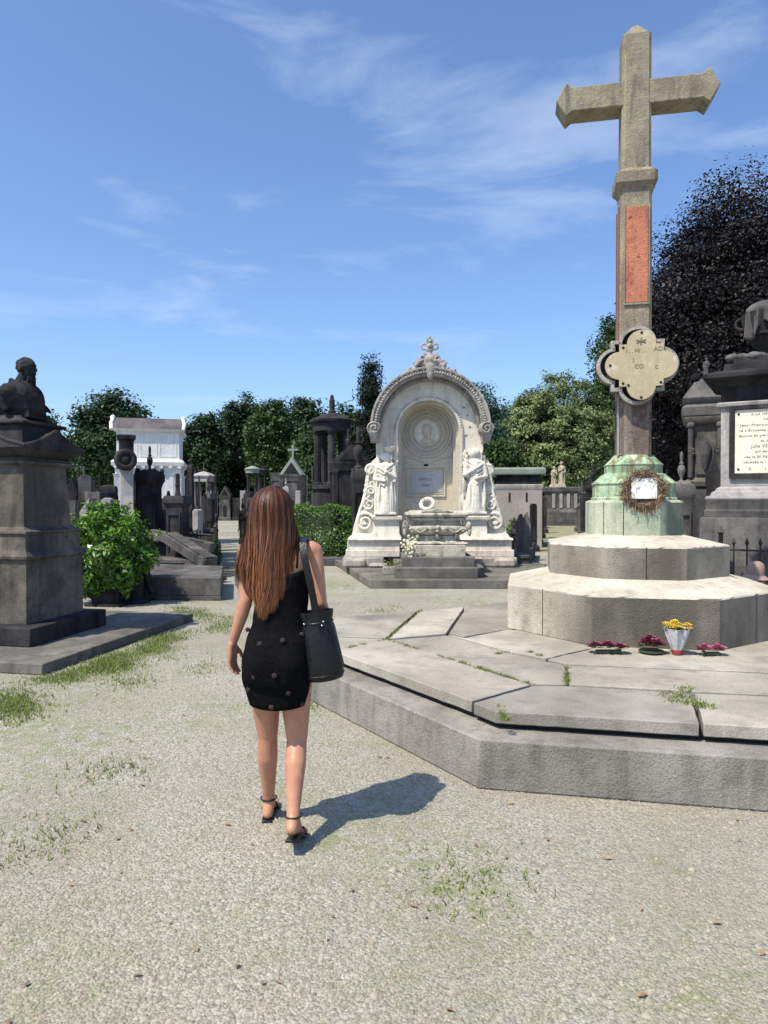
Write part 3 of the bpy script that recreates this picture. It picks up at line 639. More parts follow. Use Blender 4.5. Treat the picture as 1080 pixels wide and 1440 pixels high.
# inscription frame and tablet
def fr_(mb, u0, u1, v0, v1, t, y0, y1):
    a, b, c, d = nx(u0), nx(u1), nz(v1), nz(v0)
    frame_ring(mb, [(a, c), (b, c), (b, d), (a, d)], [(a + t, c + t), (b - t, c + t), (b - t, d - t), (a + t, d - t)], y0, y1, 0)
mb = MB(); fr_(mb, 573.5, 629, 654, 698, .035, .535, .59); fr_(mb, 577, 626, 658, 694, .02, .55, .59); L(mb, 'inscription_frame', 'niche', .006)
mb = MB(); mb.box(nx(602), .57, nz(691.5), nx(624) - nx(580), .03, nz(661) - nz(691.5)); tab = L(mb, 'inscription_tablet', 'tablet', .004)
text('lettering', 'FAMILLE', .085, 'ink', tab, (nx(600), .553, nz(673)), depth=.002); text('lettering', 'GHEM', .075, 'ink', tab, (nx(600), .553, nz(682)), depth=.002)
mb = MB(); mb.box(nx(601), .56, nz(654), .1, .05, .05); L(mb, 'small_boss', 'dark', .01)
# hood
mb = MB(); mb.arc(hcx, hcz, 66 * S, 72 * S, R(2), R(178), -.12, .2, 48); mb.arc(hcx, hcz, 71 * S, 81 * S, R(0), R(180), -.36, .75, 48); mb.arc(hcx, hcz, 80 * S, 83 * S, R(-1), R(181), -.40, .7, 48)
L(mb, 'arched_hood', 'limed', .006, 30)
mb = MB(); mbi = MB()
for k in range(64):
    a = PI * (k + .5) / 64
    mb.ball((hcx + 75.5 * S * math.cos(a), -.37, hcz + 75.5 * S * math.sin(a)), (.04, .03, .03), 7, 5, Matrix.Rotation(-a + .5, 3, 'Y')); mbi.ball((hcx + 69 * S * math.cos(a), -.13, hcz + 69 * S * math.sin(a)), (.022, .02, .022), 6, 4)
    if 8 < k < 56 and k % 2 == 0 : mb.tube([(hcx + 78 * S * math.cos(a), -.38, hcz + 78 * S * math.sin(a)), (hcx + 79 * S * math.cos(a + .03), -.395, hcz + 80 * S * math.sin(a + .03))], [.02, .01], 5)
L(mb, 'carved_border', 'limed', 0, 50); L(mbi, 'inner_border', 'limed', 0, 50)
for sgn, u in ((-1, 526.5), (1, 681)):
    mb = MB(); x, z = nx(u), nz(604.5)
    mb.m = Matrix.Translation((x, -.36, z)) @ Matrix.Rotation(R(-90), 4, 'X'); mb.lathe([(.15, -.02), (.165, 0), (.165, .5), (.14, .5)], n=24); mb.m = Matrix.Identity(4)
    mb.tube([(x + sgn * rr * math.cos(t), -.395, z + rr * math.sin(t)) for t, rr in zip(np.linspace(0, 11, 34), np.linspace(.15, .02, 34))], .02, 6)
    mb.box(x - sgn * .0, -.15, z - .3, .16, .4, .2, 1.4); L(mb, 'volute', 'limed', 0, 40)
# crest and finial
fx = nx(603.5)
mb = MB()
for sgn in (-1, 1):
    def sp(cx, cz, r, turns, t, ph=0, y=-.3):
        mb.tube([(cx + sgn * (r * (1 - .8 * k / 26)) * math.cos(ph + turns * 2 * PI * k / 26), y - .03 * k / 26, cz + (r * (1 - .8 * k / 26)) * math.sin(ph + turns * 2 * PI * k / 26)) for k in range(27)], [t * (1 - .4 * k / 26) for k in range(27)], 7)
    sp(fx + sgn * .24, nz(520), .15, 1.5, .045, .5); sp(fx + sgn * .16, nz(507), .1, 1.3, .035, 1.5); sp(fx + sgn * .42, nz(528), .1, 1.4, .035, .2); sp(fx + sgn * .08, nz(513), .08, 1.2, .03, 2)
    for k in range(16):
        t = k / 15; mb.ball((fx + sgn * (.12 + .5 * t), -.32 + rng.normal() * .03, nz(511 + 20 * t) + rng.normal() * .035), (.05, .05, .038), 7, 5, Matrix.Rotation(rng.uniform(0, 3), 3, 'Y'))
    mb.tube([(fx + sgn * .3, -.33, nz(522)), (fx + sgn * .52, -.34, nz(525)), (fx + sgn * .6, -.34, nz(522))], [.04, .03, .008], 6)
    mb.tube([(fx + sgn * .1, -.25, nz(530)), (fx + sgn * .2, -.3, nz(527)), (fx + sgn * .33, -.3, nz(529.5)), (fx + sgn * .5, -.3, nz(530))], .045, 7)
mb.xz([(fx - .55, nz(531)), (fx - .3, nz(519)), (fx - .16, nz(508)), (fx + .16, nz(508)), (fx + .3, nz(519)), (fx + .55, nz(531))], -.24, .1)
mb.ball((fx, -.34, nz(523)), (.12, .09, .17), 12, 8); mb.ball((fx, -.36, nz(530)), (.08, .07, .14), 12, 8); mb.ball((fx, -.28, nz(510)), (.15, .12, .12)); mb.box(fx, -.2, nz(512), .38, .2, .09)
for k in range(7): mb.tube([(fx - .12 + .04 * k, -.34, nz(513)), (fx - .14 + .047 * k, -.37, nz(517.5))], [.022, .012], 5)
blob('leafy_crest', mb, .017, 'limed', tomb, 2)
mb = MB(); mb.lathe([(.13, nz(510)), (.12, nz(507)), (.1, nz(504)), (.06, nz(500)), (.055, nz(497)), (.07, nz(495)), (.04, nz(494))], fx, -.15, 14)
zc = nz(490)
for dx, dz in ((-.125, .01), (.125, .01), (0, .135)): mb.torus((fx + dx, -.15, zc + dz), .062, .024, 'y', 20, 7)
mb.ball((fx, -.17, zc + .02), .065); mb.ball((fx, -.17, zc + .13), (.04, .04, .05)); mb.ball((fx, -.15, zc + .215), .03)
for sgn in (-1, 1): mb.ball((fx + sgn * .05, -.16, zc - .06), (.04, .04, .05))
L(mb, 'trefoil_finial', 'limed', 0, 45)
# side wings with scrolls
for sgn, pxs in ((-1, [(495, 753), (497, 742), (502, 724), (508, 706), (512, 690), (514, 672), (517, 658), (523, 649), (530, 643), (530, 753)]), (1, [(714, 753), (711, 742), (706, 722), (700, 704), (697, 688), (692, 670), (690, 658), (687, 648), (678, 640), (678, 753)])):
    mb = MB(); mb.xz([(nx(u), nz(v)) for u, v in pxs], .0, .6); L(mb, 'side_wing', 'lime', .01)
    mb = MB(); X = lambda u: nx(u) if sgn < 0 else nx(1208 - u); y = -.02
    def spiral(u, v, r, turns, t, ph=0, flip=1):
        mb.tube([(X(u) + sgn * -1 * flip * r * (1 - .85 * k / 30) * math.cos(ph + turns * 2 * PI * k / 30), y - .01, nz(v) + r * (1 - .85 * k / 30) * math.sin(ph + turns * 2 * PI * k / 30)) for k in range(31)], [t * (1 - .45 * k / 30) for k in range(31)], 7)
    spiral(513, 734, .22, 1.9, .04, .3); spiral(519, 709, .14, 1.6, .035, 2); spiral(522, 690, .1, 1.5, .03, .8, -1); spiral(521, 661, .13, 1.7, .04, .5)
    mb.tube([(X(u), y, nz(v)) for u, v in ((503, 735), (506, 718), (513, 700), (517, 682), (519, 665), (525, 652))], [.05, .04, .04, .035, .04, .05], 7)
    for k in range(46):
        u = rng.uniform(0, 1); vv = 655 + 90 * u; uu = 521 - 14 * u + rng.uniform(-3, 5); a = rng.uniform(0, 3.1)
        mb.ball((X(uu), y + .01, nz(vv)), (.055, .04, .022), 7, 5, Matrix.Rotation(a, 3, 'Y'))
    blob('scroll_relief', mb, .014, 'lime', tomb, 2)
# standing robed figures in relief
def figure(parts, x, zb_, h, y, face=1, seed=1, mat='lime', folds=16, arms=True, name='robed_figure', par=None, depth=.8, wide=1.0):
    """robed standing figure: face=+1 turns to +x"""
    r_ = random.Random(seed); mb = MB(); s = h * wide
    def P(a, b, c): return (x + a * s * face, y + b * s * depth, zb_ + c * h)
    mb.cone(P(0, 0, .06), .105 * s, P(.01, 0, .5), .085 * s, 14); mb.cone(P(.01, 0, .5), .085 * s, P(.0, 0, .76), .085 * s, 14)
    mb.ball(P(0, 0, .78), (.115 * s, .075 * s, .06 * s)); mb.cone(P(0, 0, .8), .035 * s, P(.015, -.01, .87), .035 * s); mb.ball(P(.02, -.01, .925), (.052 * s, .052 * s, .066 * s), 14, 10)
    mb.ball(P(-.01, .01, .945), (.06 * s, .055 * s, .055 * s)); mb.ball(P(.065, -.02, .915), (.014 * s, .012 * s, .016 * s))
    for k in range(folds):
        a = PI + PI * (k + .5) / folds; c_, q = math.cos(a), math.sin(a); j = r_.uniform(-.03, .03); top = r_.uniform(.42, .7)
        mb.tube([P(c_ * .118, q * .115, .015), P(c_ * .11 + j, q * .11, .25), P(c_ * .08 + j * 1.5, q * .1, top)], [.026 * s, .021 * s, .012 * s], 6)
    for k in range(5):  # diagonal mantle folds
        z = .5 + .06 * k; mb.tube([P(-.11, -.03, z + .05), P(-.02, -.115, z - .03), P(.1, -.04, z + .09)], .018 * s, 6)
    if arms:
        mb.cone(P(.1, -.02, .77), .034 * s, P(.12, -.06, .6), .03 * s); mb.cone(P(.12, -.06, .6), .03 * s, P(.02, -.12, .68), .022 * s); mb.ball(P(.01, -.125, .69), .024 * s)
        mb.cone(P(-.1, -.02, .77), .034 * s, P(-.13, -.04, .58), .03 * s); mb.cone(P(-.13, -.04, .58), .03 * s, P(-.02, -.12, .55), .022 * s); mb.ball(P(-.01, -.125, .55), .024 * s)
    mb.box(x, y, zb_, .27 * s, .22 * s, .03 * s)
    return blob(name, mb, max(.009, h / 150), mat, par, 2)
fl = figure(None, nx(542), nz(724), (724 - 638) * S, -.09, 1, 3, 'lime', par=tomb, wide=1.3)
fr2 = figure(None, nx(667), nz(723), (723 - 632) * S, -.04, -1, 5, 'lime', par=tomb, wide=1.3)
mb = MB(); mb.lathe([(.03, nz(640)), (.07, nz(636)), (.14, nz(632)), (.16, nz(629)), (.1, nz(628.5))], nx(547), -.03, 16)
mb.tube([(nx(550), -.14, nz(640)), (nx(551), -.16, nz(680)), (nx(548), -.14, nz(718))], .025, 7); mb.box(nx(558), .0, nz(722), .05, .08, nz(640) - nz(722)); mb.tube([(nx(533), -.05, nz(640)), (nx(530.5), -.1, nz(670)), (nx(530), -.07, nz(716))], [.04, .06, .05], 7)
mb.box(nx(552), -.2, nz(678), .14, .05, .09)
L(mb, 'carved_attribute', 'lime', .006, 40)
mb = MB(); mb.tube([(nx(655), -.1, nz(676)), (nx(652), -.12, nz(690)), (nx(660), -.1, nz(710)), (nx(658), -.1, nz(722))], [.06, .05, .045, .04], 7); mb.box(nx(681), .0, nz(723), .04, .1, nz(640) - nz(723)); mb.box(nx(655), -.17, nz(672), .12, .06, .05)
for u, v in ((652, 573), (657, 584), (648, 592), (660, 600), (655, 612)): # small carved stars on the wall
    for k in range(3): a = k * PI / 3; mb.tube([(nx(u) + .03 * math.cos(a), -.005, nz(v) + .03 * math.sin(a)), (nx(u) - .03 * math.cos(a), -.005, nz(v) - .03 * math.sin(a))], .008, 5)
L(mb, 'carved_attribute', 'limed', .004, 40)
# carved leaves and clouds of drapery beside the two figures
for u0, u1, v0, v1, n_ in ((529, 559, 642, 722, 130), (650, 679, 634, 722, 130)):
    mb = MB()
    for k in range(n_):
        q = k / n_; side = -1 if k % 2 else 1; cxm = (u0 + u1) / 2; uu = cxm + side * ((u1 - u0) / 2 - rng.uniform(0, 8)); vv = v1 - (v1 - v0) * q
        mb.ball((nx(uu), -.02, nz(vv)), (.05, .05, .02), 7, 5, Matrix.Rotation(side * rng.uniform(.4, 1.4), 3, 'Y'))
        if k % 5 == 0: mb.tube([(nx(uu), -.03, nz(vv)), (nx(uu - side * 4), -.06, nz(vv + 5)), (nx(uu - side * 2), -.03, nz(vv + 12))], [.03, .035, .02], 6)
    blob('carved_leaves', mb, .014, 'lime', tomb, 1)
# sarcophagus with its steps
sar = thing('sarcophagus', 'ornate grey stone sarcophagus with carved belly on two steps before the niche', 'sarcophagus', (nx(615) + NX, 14.3, .165))
sx0 = (617 - 540) / F
def sp_(u, d): return (u - 540) / F * d - (nx(615) + NX)
def sbox(name, u0, u1, v0, v1, d, depth, mat, top=1, bev=.012):
    a, b = sp_(u0, d), sp_(u1, d); z1 = ZV(v0, d) - .165; z0_ = ZV(v1, d) - .165
    mb = MB(); mb.box((a + b) / 2, d - 14.3 + depth / 2, z0_, b - a, depth, z1 - z0_, top); return part(name, mb, mat, sar, bev)
a, b = sp_(555, 13.4), sp_(684, 13.4)
mb = MB(); mb.xy([(a, -.9), (sp_(672, 13.4), -.9), (b, -.7), (b, 1.3), (a, 1.3)], 0, .2); part('lower_step', mb, 'kerb', sar, .012)
sbox('upper_step', 566, 668, 784, 798.5, 13.65, 1.5, 'kerb')
sbox('pedestal', 577, 655, 767, 784.5, 13.95, 1.3, 'sarc')
cxs = (sp_(577, 13.95) + sp_(655, 13.95)) / 2
def zz(v, d=14.0): return ZV(v, d) - .165
mb = MB(); mb.rect([(.56, zz(767)), (.6, zz(765.5)), (.59, zz(763.5)), (.52, zz(762.5)), (.46, zz(760)), (.44, zz(757)), (.44, zz(754))], .02, 0, cxs, .35); part('foot_block', mb, 'sarc', sar, .006, 30)
def belly(o, z): # superellipse plan
    w_, d_ = .5 + o, .42 + o; return [(cxs + w_ * (abs(math.cos(t)) ** .35) * (1 if math.cos(t) > 0 else -1), .35 + d_ * (abs(math.sin(t)) ** .35) * (1 if math.sin(t) > 0 else -1), z) for t in [2 * PI * (k + .5) / 40 for k in range(40)]]
mb = MB(); mb.rings([belly(-.04, zz(754)), belly(.05, zz(752)), belly(.12, zz(748)), belly(.14, zz(744)), belly(.13, zz(741)), belly(.02, zz(739)), belly(.0, zz(733)), belly(.1, zz(732)), belly(.12, zz(729)), belly(.08, zz(727))])
part('carved_belly', mb, 'sarc', sar, 0, 30)
mb = MB()
yf = .35 - .42 - .14
for sgn in (-1, 1):
    mb.tube([(cxs + sgn * (.1 + .48 * t), yf - .015, zz(746) + .04 * math.sin(t * 9)) for t in np.linspace(0, 1, 24)], .017, 6)
    for k in range(4): c = cxs + sgn * (.14 + .125 * k); mb.tube([(c + rr * math.cos(t), yf - .015, zz(745.5) + rr * math.sin(t)) for t, rr in zip(np.linspace(0, 9, 22), np.linspace(.045, .008, 22))], .011, 5)
    mb.ball((cxs + sgn * .64, yf + .1, zz(740)), (.07, .09, .12), 10, 8); mb.ball((cxs + sgn * .66, yf + .08, zz(748)), (.04, .06, .1), 10, 8)
mb.ball((cxs, yf - .02, zz(742)), (.06, .05, .05)); mb.ball((cxs, yf - .02, zz(747)), (.035, .04, .05))
for x in (-.4, 0, .4): mb.ball((cxs + x, yf + .06, zz(755)), (.05, .05, .05))
part('relief', mb, 'sarc', sar, 0, 45)
mb = MB(); mb.rect([(.0, zz(727.5)), (.06, zz(727)), (.075, zz(724)), (.06, zz(721.5)), (.0, zz(720.5)), (-.05, zz(718.5))], .56, .5, cxs, .35)
mb.xz([(cxs - .33, zz(720)), (cxs, zz(715)), (cxs + .33, zz(720))], -.2, .9); part('lid', mb, 'sarc', sar, .006, 30)
mb = MB(); mb.torus((0, 0, 0), .12, .035, 'x', 24, 8); wreath = part('stone_wreath', mb, 'lime', None)
wreath.location = (sar.location.x + cxs - .17, 14.3 + .3, .165 + zz(716) + .1); wreath.rotation_euler = (0, R(25), R(65)); wreath.scale = (1.5, 1.15, 1)
mb = MB()
for k in range(26): a = 2 * PI * k / 26; mb.ball((rng.normal() * .01, .12 * math.cos(a), .12 * math.sin(a)), (.03, .045, .022), 6, 5, Matrix.Rotation(a, 3, 'X'))
part('wreath_leaves', mb, 'lime', wreath)
tag(wreath, 'pale carved ring wreath leaning on the lid of the stone sarcophagus', 'wreath')
t = thing('flower_bunch', 'cream artificial flowers heaped at the left end of the sarcophagus pedestal', 'flowers', at(577, 772, 13.8))
mb = MB()
for k in range(60): mb.ball((rng.normal() * .07 - .02, -.05 + rng.normal() * .05, .06 + rng.normal() * .10), rng.uniform(.018, .035), 6, 4)
part('blooms', mb, 'petal_cream', t)
mb = MB()
for k in range(6): mb.tube([(rng.normal() * .03, 0, -.12), (rng.normal() * .08, -.03, .1)], .006, 4)
part('stems', mb, 'leafgreen', t)
mb = MB(); mb.box(0, 0, 0, .42, .22, .16); o = part('planter_trough', mb, 'limed', None, .015, loc=(at(553, 790, 13.9).x, 14.2, .165))
tag(o, 'small stone trough with a green tuft left of the sarcophagus steps', 'planter')
P_ = rng.normal(size=(160, 3)) * [.12, .06, .04] + [0, 0, .2]; leaves('tuft', P_, rng.normal(size=(160, 3)), .05, 'f_grass', o)

# ---------------------------------------------------------------- left monument with the bust
LM = Vector((-4.27, 8.12, 0)); LT = R(-11)
lm = thing('bust_pedestal', 'massive dark grey stone pedestal with small gables carrying a bearded bust', 'monument', LM, LT)
mb = MB(); mb.xy([(-1.9, -1.32), (1.31, -1.32), (1.33, 1.75), (-1.9, 1.75)], 0, .11)
o = part('ground_slab', mb, 'kerb', None, .012, loc=LM, rotz=LT); tag(o, 'worn grey slab on the ground under the pedestal of the bust', 'stone slab')
mb = MB(); mb.rect([(.19, .11), (.19, .30), (.185, .31)], .5, .5); part('plinth', mb, 'dark', lm, .012)
mb = MB(); mb.rect([(.0, .31), (0, 1.0)], .5, .5); mb.rect([(.0, .999), (.03, 1.02), (.035, 1.05), (.01, 1.08), (-.01, 1.1), (-.02, 1.13), (-.02, 1.28), (.0, 1.295), (-.0, 1.32), (-.05, 1.335), (-.09, 1.37)], .5, .5); part('lower_die', mb, 'brown', lm, .004, 30)
mb = MB(); mb.rect([(-.09, 1.36), (-.13, 2.02), (-.13, 2.05), (-.08, 2.07), (-.08, 2.1), (-.13, 2.11), (-.13, 2.14)], .5, .5); part('upper_die', mb, 'brown', lm, .004, 30)
mb = MB(); mb.rect([(-.1, 2.13), (-.03, 2.16), (.04, 2.2), (.06, 2.22), (.06, 2.25), (.04, 2.26)], .5, .5)
for q in range(4):
    mb.m = Matrix.Rotation(q * PI / 2, 4, 'Z')
    P0 = [(-.57, 2.255), (-.3, 2.32), (0, 2.45), (.3, 2.32), (.57, 2.255)]
    mb.rings([[(x, -.575, z) for x, z in [(-.57, 2.235)] + P0[0:] + [(.57, 2.235)]], [(x * .35, -.2, z) for x, z in [(-.57, 2.235)] + P0 + [(.57, 2.235)]]])
    for i in range(4): mb.tube([(P0[i][0], -.565, P0[i][1]), (P0[i + 1][0], -.565, P0[i + 1][1])], .026, 6)
mb.m = Matrix.Identity(4); part('gabled_cornice', mb, 'dark', lm, .004, 30).scale = (.9, .9, 1)
mb = MB(); mb.rect([(.0, 2.28), (-.03, 2.5), (.02, 2.52), (.02, 2.545), (-.05, 2.56), (-.1, 2.6), (-.12, 2.62)], .36, .36); part('bust_block', mb, 'dark', lm, .004, 30)
bz = 2.60
bust = thing('portrait_bust', 'dark stone bust of a bearded man in a draped cloak looking right', 'statue', (at(28, 600, 8.0).x, 8.05, bz), R(-8))
mb = MB()   # facing +x
mb.lathe([(.14, 0), (.15, .03), (.13, .05), (.14, .1)], n=20); mb.ball((-.02, 0, .13), (.2, .24, .11), 20, 14); mb.ball((.0, 0, .24), (.215, .28, .2), 20, 14); mb.ball((-.2, 0, .2), (.17, .25, .17), 20, 14); mb.ball((-.26, .0, .1), (.13, .2, .1)); mb.ball((.08, 0, .1), (.17, .22, .12)); mb.box(0, 0, 0, .42, .36, .1, .9); mb.ball((.06, 0, .2), (.175, .23, .17), 20, 14); mb.ball((-.08, 0, .23), (.19, .25, .155), 18, 12)
mb.ball((0, .2, .28), (.11, .12, .1)); mb.ball((0, -.2, .28), (.11, .12, .1)); mb.cone((-.02, 0, .34), .1, (.045, 0, .5), .072)
for k in range(7):
    y = -.24 + .07 * k; mb.tube([(-.12, y - .02, .38 - abs(y) * .4), (-.02 + .02 * k, y - .03, .345 - .02 * k), (.15, y + .05, .24 - .015 * k), (.17, y + .1, .1)], [.022, .028, .024, .018], 7)
mb.tube([(-.15, -.2, .28), (-.1, -.27, .18), (.0, -.26, .06)], .035, 8); mb.tube([(-.06, -.12, .43), (.04, -.13, .38), (.12, -.04, .33), (.08, .08, .38)], .03, 8)
mb.ball((.052, 0, .60), (.113, .09, .108), 22, 16); mb.ball((.09, 0, .53), (.078, .068, .09), 18, 12); mb.ball((.112, 0, .45), (.056, .055, .062)); mb.ball((.118, 0, .42), (.042, .045, .045))
mb.tube([(.155, 0, .60), (.178, 0, .565), (.182, 0, .548), (.16, 0, .54)], [.012, .016, .018, .012], 8); mb.ball((.145, 0, .612), (.024, .058, .014)); mb.ball((.158, 0, .518), (.018, .034, .012)); mb.ball((.155, 0, .498), (.016, .028, .010))
for s_y in (-1, 1): mb.ball((.145, s_y * .034, .588), (.014, .014, .009)); mb.ball((.045, s_y * .09, .565), (.022, .014, .036)); mb.ball((.11, s_y * .05, .55), (.03, .02, .025))
for k in range(46):
    a = rng.uniform(.9, 2 * PI - .9); e = rng.uniform(-.3, 1.2); mb.ball((.05 + .11 * math.cos(a) * math.cos(e), .087 * math.sin(a) * math.cos(e), .6 + .104 * math.sin(e)), .013, 7, 5)
for k in range(30): a = rng.uniform(-1.9, 1.9); mb.ball((.1 + .055 * math.cos(a), .058 * math.sin(a), .47 - rng.uniform(0, .07)), .013, 6, 5)
mb.tube([(-.03, -.13, .35), (.05, -.12, .41), (.13, -.06, .36), (.15, .03, .3)], .024, 8); mb.tube([(-.03, .13, .35), (.05, .12, .41), (.13, .06, .36)], .024, 8)
blob('bust_figure', mb, .0075, 'dark2', bust, 2)

# ---------------------------------------------------------------- right monument with draped urn
RT = R(-31); RMo = at(1013, 700, 9.9); RL = Vector((RMo.x, RMo.y, 0))
hw = .56; c_, s_2 = math.cos(RT), math.sin(RT)
RC = RL + Vector((c_ * hw - (-s_2) * 0, s_2 * hw, 0)) + Vector((-s_2, c_, 0)) * .6
rm = thing('urn_tomb', 'big grey tomb with cream inscribed plaque and heavy cornice under a draped urn', 'tomb', RC, RT)
def rz(v): return ZV(v, 9.8)
mb = MB(); mb.rect([(.26, 0), (.26, .55), (.24, rz(760)), (.24, rz(730)), (.22, rz(727))], hw, .6); part('base', mb, 'mid', rm, .01)
mb = MB(); mb.rect([(.19, rz(727)), (.19, rz(718)), (.17, rz(716)), (.17, rz(703))], hw, .6); part('upper_base', mb, 'mid', rm, .006)
mb = MB(); mb.rect([(.17, rz(703)), (.18, rz(701)), (.17, rz(698)), (.12, rz(697)), (.1, rz(692)), (.06, rz(690)), (.05, rz(687)), (.0, rz(684))], hw, .6); part('base_moulding', mb, 'pale', rm, 0, 30)
mb = MB(); mb.rect([(0, rz(684)), (0, rz(573))], hw, .6); part('die', mb, 'pale', rm, .006)
mb = MB(); mb.rect([(0, rz(573)), (.05, rz(571)), (.06, rz(567)), (.02, rz(565))], hw, .6); part('die_cap', mb, 'pale', rm, 0, 30)
mb = MB(); mb.rect([(.0, rz(565)), (.0, rz(545)), (.06, rz(542)), (.1, rz(537)), (.2, rz(534)), (.22, rz(532)), (.22, rz(527)), (.18, rz(525)), (.02, rz(520))], hw, .6); part('cornice', mb, 'dark2', rm, 0, 30)
mb = MB(); mb.rect([(-.02, rz(521)), (-.04, rz(510))], hw, .6); mb.rect([(-.14, rz(510)), (-.15, rz(502))], hw, .6); part('top_step', mb, 'dark', rm, .006)
yf = -.6
def rxx(u): return (u - 1013) / F * 9.9 / c_ * .985
px0, px1, pz0, pz1 = .14, 1.86 - hw * 0, rz(666), rz(577)
mb = MB(); frame_ring(mb, [(-.45, pz0 - .07), (.45, pz0 - .07), (.45, pz1 + .07), (-.45, pz1 + .07)], [(-.385, pz0), (.385, pz0), (.385, pz1), (-.385, pz1)], yf - .045, yf + .02, 0); part('plaque_frame', mb, 'dark', rm, .01)
mb = MB(); mb.box(0, yf + .002, pz0, .766, .03, pz1 - pz0); plq = part('plaque', mb, 'plaque', rm, .003)
T_ = [('A LA MÉMOIRE', .36, 0), ('DE', .06, 0), ('Jean François Van Lae', .64, 0), ('né à Bruxelles le 22 Novem', .66, 0), ('époux et père le 23 Nov', .66, 0), ('et de', .12, 0), ('Julie VELATE', .36, 0), ('son épouse', .26, 0), ('née le 20 Février 1791', .52, 0), ('décédée le 11 Juin 1855', .54, 0)]
hgt = pz1 - pz0
for i, (s, wd_, _) in enumerate(T_):
    q = text('lettering', s, .062 if i == 6 else .046, 'ink', plq, (0, yf - .0145, pz1 - hgt * (.08 + .83 * i / 10)), depth=.001); xs__ = [v.co.x for v in q.data.vertices]; q.scale.x = wd_ / (max(xs__) - min(xs__))
for i, s in enumerate('RIP'): text('lettering', s, .065, 'ink', plq, (-.19 + .19 * i, yf - .0145, pz0 + .06), depth=.001)
mb = MB()
for x in (-.335, .335):
    for z in (pz0 + .06, pz1 - .06): mb.ball((x, yf - .018, z), (.016, .01, .016), 12, 8)
split('bolt', mb, 'iron', plq)
# urn draped with cloth
uz = rz(502); urn = thing('draped_urn', 'grey stone urn half covered by a folded stone cloth on top of the urn tomb', 'urn', RC + Vector((-.03, 0, uz)), RT)
Um = Matrix.Scale(.80, 4)
mb = MB(Um); mb.rect([(.0, .0), (0, .05), (-.06, .08), (-.09, .12)], .34, .26); mb.lathe([(.12, .1), (.09, .16), (.1, .2), (.2, .27), (.3, .4), (.33, .46)], n=40, flute=.05, nf=20); part('urn_foot', mb, 'dark', urn, 0, 30)
mb = MB(Um); mb.lathe([(.3, .42), (.37, .45), (.37, .49), (.34, .5), (.4, .7), (.41, .86), (.33, .9), (.2, .94), (.1, 1.0), (.03, 1.05)], n=32); mb.torus((-.4, 0, .72), .1, .03, 'y', 18, 8); mb.torus((.4, 0, .72), .1, .03, 'y', 18, 8); part('urn_body', mb, 'dark', urn, 0, 40)
mb = MB(Um); rs = []
nk = 60
for i in range(14):
    t = i / 13; z = 1.08 - .82 * max(0, t - .2) / .8 if t > .2 else 1.08 - .0 * t
    ring_ = []
    for k in range(nk):
        a = R(-165) + R(215) * k / (nk - 1); fold = .025 * math.sin(a * 13 + 1.2 * math.sin(a * 3)) * t + .016 * math.sin(a * 29 + 2) * t
        rr = (.06 + .33 * min(1, t / .22)) + .02 * t + fold * 2.4; zz_ = 1.09 - .16 * min(1, t / .22) ** 2 - .62 * max(0, t - .22) / .78 * (.8 + .35 * math.sin(a * 1.5 + .6) + .12 * math.sin(a * 7))
        ring_.append((rr * math.cos(a + R(20)), rr * math.sin(a + R(20)), zz_))
    rs.append(ring_)
mb.rings(rs, cap=False, closed=False); dr = part('drapery', mb, 'mid', urn, 0, 60); sm = dr.modifiers.new('s', 'SOLIDIFY'); sm.thickness = .02
mb = MB()
for k in range(7): a = k * .9; mb.ball((-.25 + .3 * math.cos(a) * .6, -.32 + .08 * math.sin(a * 2), .03), (.1, .07, .06))
blob('fallen_cloth', mb, .015, 'mid', urn, 2)

# ---------------------------------------------------------------- the woman walking away
WX, WY = -.518, 3.43
def wx(u): return (u - 392) / 286
def wz(v): return 1.65 - (v - 705) / 286
woman = thing('person', 'woman with long brown hair in a short black dress walking away on the gravel', 'person', (WX, WY, 0))
TOR = [(.60, .0, .135, .105, 0), (.70, -.004, .152, .118, .0), (.80, -.006, .161, .128, -.008), (.88, -.004, .160, .130, -.012), (.96, .0, .148, .115, -.006), (1.04, .007, .130, .098, 0), (1.12, .012, .119, .088, 0), (1.20, .010, .124, .092, 0), (1.28, .004, .137, .102, .0), (1.36, .002, .150, .100, .004), (1.42, .002, .150, .085, .008), (1.455, .002, .105, .065, .01), (1.49, -.01, .055, .055, .01)]
def tor(z, k=1.0, add=0.0):
    zs = [t[0] for t in TOR]; c, rx, ry, cy = [np.interp(z, zs, [t[i] for t in TOR]) for i in (1, 2, 3, 4)]
    return c, rx * k + add, ry * k + add, cy
def tring(z, k=1.0, add=0., n=40, e=.85, zf=None):
    c, rx, ry, cy = tor(z, k, add); out = []
    for i in range(n):
        a = 2 * PI * i / n; ca, sa = math.cos(a), math.sin(a); X = rx * math.copysign(abs(ca) ** e, ca); Y = ry * math.copysign(abs(sa) ** e, sa)
        pass
        out.append((c + X, cy + Y, zf(a) if zf else z))
    return out
mb = MB()
mb.rings([tring(z, .97) for z in np.linspace(.86, 1.47, 22)]); mb.rings([tring(z, .93) for z in np.linspace(.76, .9, 6)])
mb.cone((-.005, .012, 1.44), .052, (-.03, .012, 1.56), .047, 14)
hx, hy_, hz = -.035, .01, 1.615
mb.ball((hx, hy_, hz + .01), (.075, .092, .095), 20, 16); mb.ball((hx, hy_ + .045, hz - .05), (.056, .058, .07), 18, 12); mb.ball((hx, hy_ + .075, hz - .095), (.028, .026, .024)); mb.ball((hx, hy_ + .104, hz - .02), (.011, .016, .022)); mb.ball((hx, hy_ + .112, hz - .032), (.014, .012, .009)); mb.ball((hx, hy_ + .098, hz - .062), (.024, .011, .008)); mb.ball((hx, hy_ + .095, hz - .072), (.02, .011, .007))
